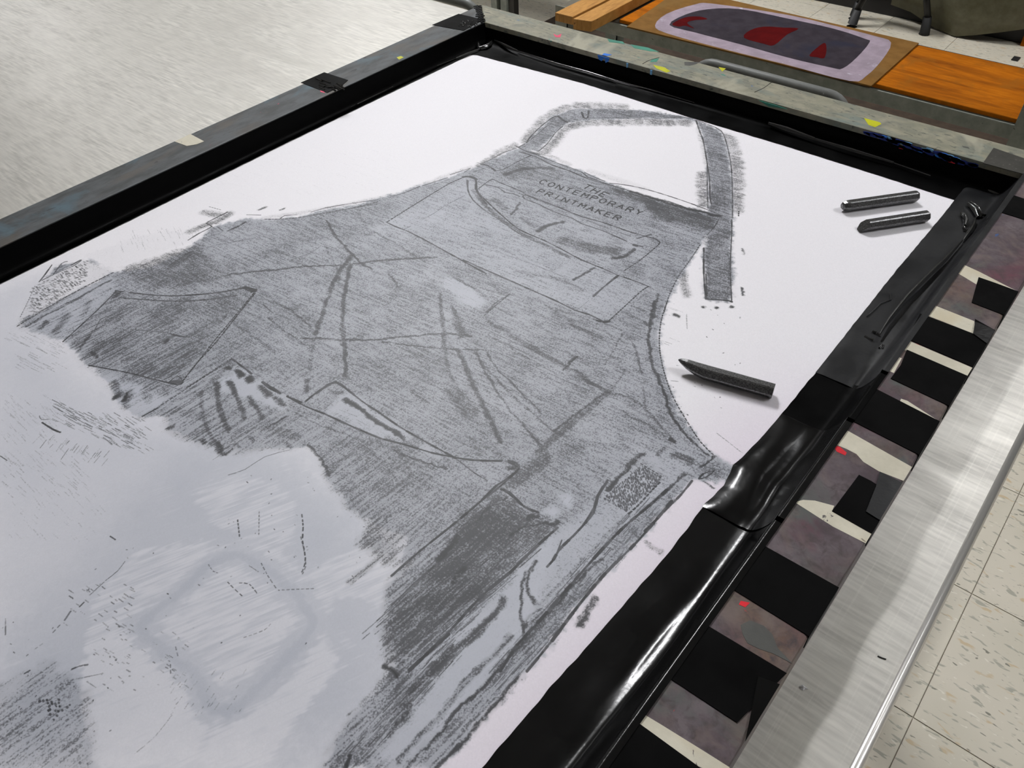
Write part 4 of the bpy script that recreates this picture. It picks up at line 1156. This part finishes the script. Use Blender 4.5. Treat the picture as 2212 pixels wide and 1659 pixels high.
# paint on the inner face of the far rail
def wallpatch(m_, s_, name='paint_splash', dy=.0011, lab=None):
    n = [float(a_) for a_ in s_.split()]; q = [PY(n[i], n[i + 1], bf - dy) for i in range(0, len(n), 2)]
    q = [Vector((p.x, p.y, min(p.z, ZT - .0012))) for p in q]
    v_ = q + [Vector((p.x, p.y + .0008, p.z)) for p in q]; n_ = len(q)
    f_ = [tuple(range(n_)), tuple(range(n_, 2 * n_))[::-1]] + [(i, (i + 1) % n_, n_ + (i + 1) % n_, n_ + i) for i in range(n_)]
    return mesh_obj(name, v_, f_, m_, RF, label=lab)
wallpatch(M_FACE['blue'], '1291 114 1316 121 1314 133 1308 136 1306 126 1299 132 1293 128')
wallpatch(M_FACE['lightblue'], '1353 131 1357 132 1356 146 1353 146')
wallpatch(M_FACE['lightblue'], '1405 146 1409 147 1408 162 1404 161')
def smear(m_, x0, x1, y0f, y1f, n, w0, w1):
    for _ in range(n):
        x = random.uniform(x0, x1); k = (x - x0) / (x1 - x0); y = y0f + (y1f - y0f) * k + random.uniform(0, 9)
        l = random.uniform(w0, w1)
        wallpatch(m_, f'{x} {y} {x + l * .6} {y + l * .10} {x + l} {y + l * .3} {x + l * .9} {y + l * .3 + 5} {x + l * .4} {y + l * .2 + 4} {x + l * .1} {y + 4}')
smear(M_FACE['darkblue'], 1850, 2100, 272, 352, 26, 14, 34)
smear(M_FACE['blue'], 1880, 2060, 284, 338, 10, 10, 22)
smear(M_FACE['lightblue'], 1890, 2080, 283, 338, 9, 8, 20)
smear(M_FACE['red'], 1930, 1975, 316, 328, 5, 8, 16)
wallpatch(M_FACE['red'], '2046 346 2064 350 2062 356 2050 352')
wallpatch(M_FACE['white'], '2028 334 2040 334 2036 340 2028 340')
wallpatch(M_FACE['white'], '2046 340 2052 341 2056 347 2050 346')
wallpatch(M_FACE['teal'], '1640 215 1680 226 1700 236 1660 230')
# miter joint with a corrugated fastener
j0, j1 = P(1031, 12, h), P(1041, 50, h)
d_ = (j1 - j0); s_ = Vector((-d_.y, d_.x, 0)).normalized()
fv, ff = [], []
def quad(a_, b_, c_, e_):
    k = len(fv); fv.extend([a_, b_, c_, e_, a_ + Vector((0, 0, .0009)), b_ + Vector((0, 0, .0009)), c_ + Vector((0, 0, .0009)), e_ + Vector((0, 0, .0009))])
    ff.extend([(k, k + 1, k + 2, k + 3), (k + 4, k + 5, k + 6, k + 7), (k, k + 1, k + 5, k + 4), (k + 1, k + 2, k + 6, k + 5), (k + 2, k + 3, k + 7, k + 6), (k + 3, k, k + 4, k + 7)])
quad(j0 + s_ * .0008, j0 - s_ * .0008, j1 - s_ * .0016, j1 + s_ * .0016)
for i in range(10):
    a_ = j0 + d_ * (i + .3) / 10.5; L_ = random.uniform(.0035, .007)
    for sg in (-1, 1):
        quad(a_ + s_ * sg * .001, a_ + d_ * .045 + s_ * sg * .001, a_ + d_ * .03 + s_ * sg * L_, a_ + d_ * .018 + s_ * sg * L_)
mesh_obj('corner_fastener', fv, ff, M_TAPE, fr, label='toothed dark metal fastener across the mitred corner')
# hairline scratches and the crack in the tape
def hair(s, z, r, mat, parent, name='scratch'):
    n = [float(a_) for a_ in s.split()]
    return tube(name, [P(n[i], n[i + 1], z) for i in range(0, len(n), 2)], r, mat, parent, seg=5)
hair('1923 634 1925 647 1911 652 1902 655 1890 668 1872 684', .0022, .0004, M_BLACK, fr, 'tape_crack')
hair('1388 138 1400 131 1424 124', h + .0001, .0004, M_DARKMETAL, fr)
hair('1630 199 1650 190 1668 177', h + .0001, .0004, M_DARKMETAL, fr)

# ------------------------------------------------------------------ graphite sticks
def stick(pa, pb, R, lab, tip, flip=False):
    zc = .001 + R * .866
    A = P(*pa, z=zc); B_ = P(*pb, z=zc); d = (B_ - A); L = d.length; d.normalize(); s = Vector((-d.y, d.x, 0))
    base = Vector(((A.x + B_.x) / 2, (A.y + B_.y) / 2, Z0 + .0005))
    secs = {'point': [(0, .10, .55, .35), (.03, .35, .5, .3), (.10, .66, .32, .2), (.20, .88, .12, .06), (.30, 1, 0, 0), (1, 1, 0, 0)],
            'round': [(0, .45, 0, .1), (.015, .72, 0, .05), (.05, .93, 0, 0), (.08, 1, 0, 0), (.98, 1, 0, 0), (1, .9, 0, 0)],
            'chisel': [(0, 1, 0, 0), (.985, 1, 0, 0), (1, .86, 0, 0)]}[tip]
    v_, f_ = [], []
    nseg = 6
    ring = []
    for k in range(nseg):            # slightly rounded hexagon
        a0 = math.pi / 3 * k
        for da in (-.12, .12): ring.append((math.cos(a0 + da) * R * .985, math.sin(a0 + da) * R * .985))
    m_ = len(ring)
    for (t_, sc_, up_, sd_) in secs:
        for (a_, b_) in ring:
            x = L * t_
            if tip == 'chisel' and t_ == 0: x = max(0, (.5 - b_ / R * .5)) * .008 * 0 + (b_ / R + 1) * .0045
            v_.append(A + d * x + s * (a_ * sc_ + sd_ * R) + Vector((0, 0, b_ * sc_ + up_ * R)))
    for i in range(len(secs) - 1):
        for k in range(m_): f_.append((i * m_ + k, i * m_ + (k + 1) % m_, (i + 1) * m_ + (k + 1) % m_, (i + 1) * m_ + k))
    f_.append(tuple(range(m_))); f_.append(tuple(range((len(secs) - 1) * m_, len(secs) * m_)))
    o = mesh_obj('graphite_stick', v_, f_, M_GRAPH, None, base=base)
    tag(o, lab, 'graphite stick', 'graphite sticks lying on the fabric')
stick((1819, 446), (1981, 423), .0056, 'dark graphite stick with a rounded end, farther of the parallel pair by the corner', 'round')
stick((1856, 489), (2004, 466), .0056, 'dark graphite stick with a slanted cut end, nearer of the parallel pair', 'chisel')
stick((1463, 787), (1671, 845), .0060, 'faceted graphite stick with a worn point, alone beside the rubbed apron waist', 'point')
# small crumbs of graphite
M_CRUMB = M_GRAPH

# paper scrap on the table
sp = [P(x, y, -TT * S + .0008) for x, y in ((1726, 1482), (1734, 1478), (1747, 1488), (1740, 1488), (1735, 1491), (1728, 1487))]
cz = sum((p for p in sp), Vector()) / len(sp)
o = mesh_obj('paper_scrap', [Vector((p.x, p.y, TOPZ + .0003)) for p in sp] + [Vector((cz.x, cz.y, TOPZ + .0022))] + [Vector((cz.x, cz.y, TOPZ + .0003))],
             [(i, (i + 1) % 6, 6) for i in range(6)] + [((i + 1) % 6, i, 7) for i in range(6)], newmat('white_paper', .6, 0, (.7, .7, .72, 1))[0], None, base=Vector((cz.x, cz.y, TOPZ)))
tag(o, 'tiny torn white paper scrap lying on the metal table beside the frame', 'paper scrap')
o = hair('1896 1417 1905 1421 1914 1424', -TT * S + .0004, .00035, M_BLACK, None, 'hair_strand'); tag(o, 'short dark hair strand lying on the metal table near its rim', 'hair')

# ------------------------------------------------------------------ things beyond the frame
e = empty('push_cart', (.15, .32, 0), 'low dark cart with bent grey tube handles behind the far rail', 'cart')
zt = -.02
def handle(xl, xr, Yt):
    rb = .028; zz_ = Z0 + zt
    pl = [(xl, Yt, zz_ - .34)] + [(xl + rb - rb * math.cos(a_), Yt, zz_ - rb + rb * math.sin(a_)) for a_ in np.linspace(0, math.pi / 2, 8)]
    pl += [(xr - rb + rb * math.sin(a_), Yt, zz_ - rb + rb * math.cos(a_)) for a_ in np.linspace(0, math.pi / 2, 8)] + [(xr, Yt, zz_ - .34)]
    tube('handle', pl, .0078, M_TUBE, e, seg=16, label='bent grey tube handle with chipped paint')
q_ = P(1700, 182, zt); xr = P(1836, 218, zt).x; Yt = q_.y
handle(P(1500, 134, zt).x, xr, Yt)
q_ = P(1000, 6, zt); xl = P(880, -20, zt).x
handle(xl, P(1040, 12, zt).x, q_.y)
box('cart_deck', (xl - .02, xr + .03, q_.y - .015, Yt + .24, Z0 - .395, Z0 - .345), M_BLACK, e, bevel=.004)
for x in (xl + .02, xr - .02):
    for y in (Yt, Yt + .20):
        lg = box('leg', (x - .012, x + .012, y - .012, y + .012, .06, Z0 - .395), M_DARKMETAL, e)
        tube('caster', [(x - .012, y, .03), (x + .012, y, .03)], .03, M_RUBBER, lg)
# dark brown sheet standing in for the shaded floor in front of the shelving
o = box('floor_shade_sheet', (-1.5, P(2190, 330, -Z0).x + .35, P(2190, 345, -Z0).y - .3, P(2150, 262, -Z0).y + .5, .0003, .006), wood_paint('dark_brown_floor_shade', (52, 42, 34), (64, 52, 42), [], 66, .8), None, base=Vector((.1, 1.6, .0003)), bevel=.002)
tag(o, 'dark brown sheet standing in for shade on the floor below the grey shelving', 'mat')  # no real mat: the sheet stands in for shade on the floor

# shelving unit
ZS = -.39
yF = P(2182, 252, ZS).y; yF = (yF + P(1893, 183, ZS).y) / 2; yB = (P(1600, 19, ZS).y + P(2212, 138, ZS).y) / 2
xL = P(1145, 35, ZS).x
zs = Z0 + ZS
pR = PY(2159, 310, yF).x
e = empty('shelving_unit', ((xL + pR) / 2, (yF + yB) / 2, 0), 'low grey steel shelving unit with an orange wooden shelf board behind the frame', 'shelving unit')
xR = pR + .06
box('front_beam', (xL, xR, yF - .004, yF + .02, zs - .045, zs - .012), M_GREYMETAL, e, bevel=.002)
box('back_beam', (xL, xR, yB - .02, yB, zs - .045, zs - .013), M_GREYMETAL, e, bevel=.002)
xo = P(1322, 50, ZS).x
box('shelf_panel', (xL, xR, yF, yB, zs - .013, zs - .010), wood_paint('dull_grey_shelf', (92, 88, 78), (104, 99, 88), [], 7, .5), e)
box('shelf_board', (xo, xR - .045, yF + .001, yB - .002, zs - .010, zs), M_ORANGE, e, bevel=.002, label='orange varnished wooden shelf board')
for x in (xL + .005, xR - .045):
    for y in (yF - .012, yB - .03):
        hgt = zs + (.62 if x > 0 else .0)
        v1, f1 = boxv(x, x + .045, y, y + .003, 0, max(hgt, zs)); v2, f2 = boxv(x + .042, x + .045, y, y + .042, 0, max(hgt, zs))
        mesh_obj('post', v1 + v2, f1 + [tuple(k + 8 for k in q) for q in f2], M_GREYMETAL, e)
box('lower_shelf', (xL, xR, yF, yB, .12, .14), M_DARKMETAL, e)

# lumber on the shelf
def lumber(f0, f1, z, hh, x_end, lab, extra=0):
    a_, b_ = P(*f0, z=z), P(*f1, z=z)
    x0, x1 = a_.x, b_.x; yf = (a_.y + b_.y) / 2
    v_, f_ = boxv(x0, x1, yf, yf + x_end, Z0 + z, Z0 + z + hh)
    v_ = [Vector(p) for p in v_]
    for p in v_:
        if abs(p.y - yf) < 1e-6: p.y += (b_.y - a_.y) * ((p.x - x0) / (x1 - x0) - .5)
    o = mesh_obj('lumber', v_, f_, M_LUMBER, None, base=Vector(((x0 + x1) / 2, yf + x_end / 2, Z0 + z)), bevel=.002)
    tag(o, lab, 'lumber', 'pine boards on the shelf')
ph = (P(1277.5, 69.3, ZS + .001) - Vector((0, 0, 0)))
def hgt(foot, top, z):
    p = P(*foot, z=z); d = ray(*top); t_ = (p.y / S - CW[1]) / d[1]; return (CW[2] + t_ * d[2]) * S - z
h2 = hgt((1277.5, 69.3), (1277.5, 46), ZS)
lumber((1237.6, 63.5), (1277.5, 69.3), ZS + .0005, h2, .62, 'pale pine board with a white-marked end, right of the two on the shelf')
h1 = hgt((1198.8, 45), (1198.8, 27), ZS)
lumber((1198.8, 45), (1236.8, 54.5), ZS + .0005, h1, .62, 'pale pine board with a split end, left of the two on the shelf')

# painted hardboard panel
zb = ZS + .0006
q = [P(1354, 60, zb), P(1881, 189, zb), P(1984, 96, zb), P(1470, -22, zb)]
q = [Vector((p.x, p.y, 0)) for p in q]
yf_ = (q[0].y + q[1].y) / 2; yb_ = (q[2].y + q[3].y) / 2
e = empty('painted_panel', (sum(p.x for p in q) / 4, (yf_ + yb_) / 2, Z0 + ZS), 'brown hardboard panel with a rounded charcoal painted rectangle and maroon shapes', 'painted panel')
prism('board', [(p.x, p.y) for p in q], Z0 + zb, Z0 + zb + .004, M_HARD, e, bevel=.0006)
def ppatch(name, mat, s, k, soft=None):
    n = [float(a_) for a_ in s.split()]; pts = [P(n[i], n[i + 1], zb + .004) for i in range(0, len(n), 2)]
    # smooth the outline
    out = []
    for i in range(len(pts)):
        a_, b_, c_, g_ = [pts[(i + m) % len(pts)] for m in (-1, 0, 1, 2)]
        for t_ in (0, .34, .67):
            out.append(.5 * (2 * b_ + (c_ - a_) * t_ + (2 * a_ - 5 * b_ + 4 * c_ - g_) * t_ ** 2 + (3 * b_ - a_ - 3 * c_ + g_) * t_ ** 3))
    prism(name, [(p.x, p.y) for p in out], Z0 + zb + .004 + k * .0002 - .0002, Z0 + zb + .004 + k * .0002, mat, e)
ppatch('primer_border', M_HALO, '1415 55 1440 30 1500 10 1540 8 1700 32 1800 55 1890 78 1925 92 1905 130 1870 165 1835 175 1700 140 1560 105 1440 72', 1)
ppatch('dark_field', M_DKPAINT, '1446 54 1480 32 1530 20 1600 20 1700 40 1800 62 1868 84 1878 92 1850 125 1820 148 1795 146 1700 124 1600 96 1500 70', 2)
ppatch('maroon_shape', M_MAROON, '1607 82 1620 66 1650 58 1690 60 1725 62 1700 75 1672 98 1650 95', 3)
ppatch('maroon_shape', M_MAROON, '1748 120 1772 98 1783 94 1785 110 1780 126 1765 124', 3)
ppatch('maroon_shape', M_MAROON, '1452 52 1480 38 1510 36 1528 42 1500 44 1484 50 1500 62 1480 56 1466 58', 3)

# stool whose black feet stand on the floor beyond the shelves
fA, fB = P(1840, 57, -Z0), P(1996, 74, -Z0)
mx = (fA.x + fB.x) / 2; my = (fA.y + fB.y) / 2 + .05
e = empty('step_stool', (mx, my, 0), 'black step stool with rubber-tipped legs on the floor beyond the shelves', 'stool')
for fx_, fy_, tx, ty in ((fA.x, fA.y, fA.x + .05, fA.y + .02), (fB.x, fB.y, fB.x - .06, fB.y - .03), (fA.x - .03, fA.y + .09, fA.x + .03, fA.y + .07)):
    lg = tube('leg', [(fx_, fy_, .05), (tx, ty, .23)], .013, M_BLACK, e, seg=10)
    tube('rubber_tip', [(fx_, fy_, 0), (fx_, fy_, .012), (fx_ + (tx - fx_) * .12, fy_ + (ty - fy_) * .12, .07)], [.022, .02, .017], M_RUBBER, lg, seg=12)
box('seat', (fA.x + .01, fB.x - .03, fA.y, fA.y + .08, .23, .25), M_BLACK, e, bevel=.008)

# black cabinet along the back
yc = (P(1777, 3, -Z0).y + P(2212, 97, -Z0).y) / 2
e = empty('base_cabinet', (-.2, yc + .3, 0), 'long black base cabinet in shadow at the back', 'cabinet')
box('cabinet_body', (-1.2, 1.25, yc, yc + .6, 0, .86), M_BLACK, e, bevel=.004)
box('counter', (-1.22, 1.27, yc - .03, yc + .62, .86, .90), newmat('dark_counter', .4, 0, (.02, .018, .016, 1))[0], e, bevel=.004)
for k in range(5):
    dr = box('door', (-1.18 + k * .485, -1.18 + k * .485 + .47, yc - .012, yc, .08, .84), M_BLACK, e, bevel=.003)
    box('handle', (-1.18 + k * .485 + .40, -1.18 + k * .485 + .42, yc - .03, yc - .012, .6, .72), M_DARKMETAL, dr, bevel=.002)
# orange board leaning
o = box('leaning_board', (.235, .52, yc - .027, yc - .0135, 0, .24), M_ORANGE, None, base=Vector((.37, yc - .02, 0)), bevel=.001)
tag(o, 'orange-brown wooden board standing against the black cabinet', 'board')

# grey film draped from the cabinet
tY = P(2061, 81, -Z0).y
bot = [PY(x, y, min(tY + d_, yc - .03)) for x, y, d_ in ((1924, 10, .07), (1967, 26, .06), (2018, 60, .035), (2061, 80.5, 0), (2107, 76, .0), (2160, 70, .02), (2212, 63, .04), (2290, 52, .06))]
for p in bot: p.z = max(p.z, .004)
topz = .905
def film(u, v_):
    k = u * (len(bot) - 1); i = min(int(k), len(bot) - 2); f_ = k - i
    b0 = bot[i].lerp(bot[i + 1], f_)
    xx_ = bot[0].x + .02 + (bot[-1].x - bot[0].x) * u
    if v_ < .8:
        tp = Vector((xx_, yc - .06, .935)); q = v_ / .8
        p = b0.lerp(tp, q); bulge = math.sin(math.pi * q)
        p.y -= .05 * bulge * (1 + .5 * math.sin(u * 5))
    else:
        q = (v_ - .8) / .2
        p = Vector((xx_, yc - .06 + .26 * q, .935 - .03 * q * q))
    return (p.x, p.y, p.z)
o = grid('draped_film', film, 28, 18, M_VINYL, None, base=Vector(((bot[0].x + bot[-1].x) / 2, yc, .3)))
tag(o, 'curled translucent grey film draped over the black cabinet down to the floor', 'plastic sheet')
md = o.modifiers.new('s', 'SOLIDIFY'); md.thickness = .0012
# posts of a rack seen past the far left corner
yp = 1.75
e = empty('steel_rack', (PY(1084, 10, yp).x, yp + .15, 0), 'tall grey steel rack whose upright posts show past the far left corner', 'rack')
for x0_, x1_, m_, dy_ in ((1061, 1073, M_GREYMETAL, 0), (1081, 1094, M_GREYMETAL, .0), (1094, 1106, M_DARKMETAL, .012), (1073, 1081, M_BLACK, .02)):  # black upright is no post: the gap's darkness set in as a strip
    a_, b_ = PY(x0_, 12, yp), PY(x1_, 14, yp)
    box('post', (a_.x, b_.x, yp + dy_, yp + dy_ + .03, 0, 1.25), m_, e, bevel=.001)
a_ = PY(1061, 12, yp).x
box('rack_shelf', (a_ - .55, PY(1106, 14, yp).x, yp + .03, yp + .45, 1.2, 1.22), M_GREYMETAL, e)
box('post', (a_ - .55, a_ - .51, yp + .4, yp + .44, 0, 1.2), M_GREYMETAL, e)
# dark square mark on the floor
p = P(2194, 128, -Z0)
o = box('rubber_square', (p.x - .012, p.x + .012, p.y - .02, p.y + .02, 0, .004), M_RUBBER, None, base=Vector((p.x, p.y, 0)))
tag(o, 'small black rubber square lying on the floor beyond the shelf', 'rubber piece')
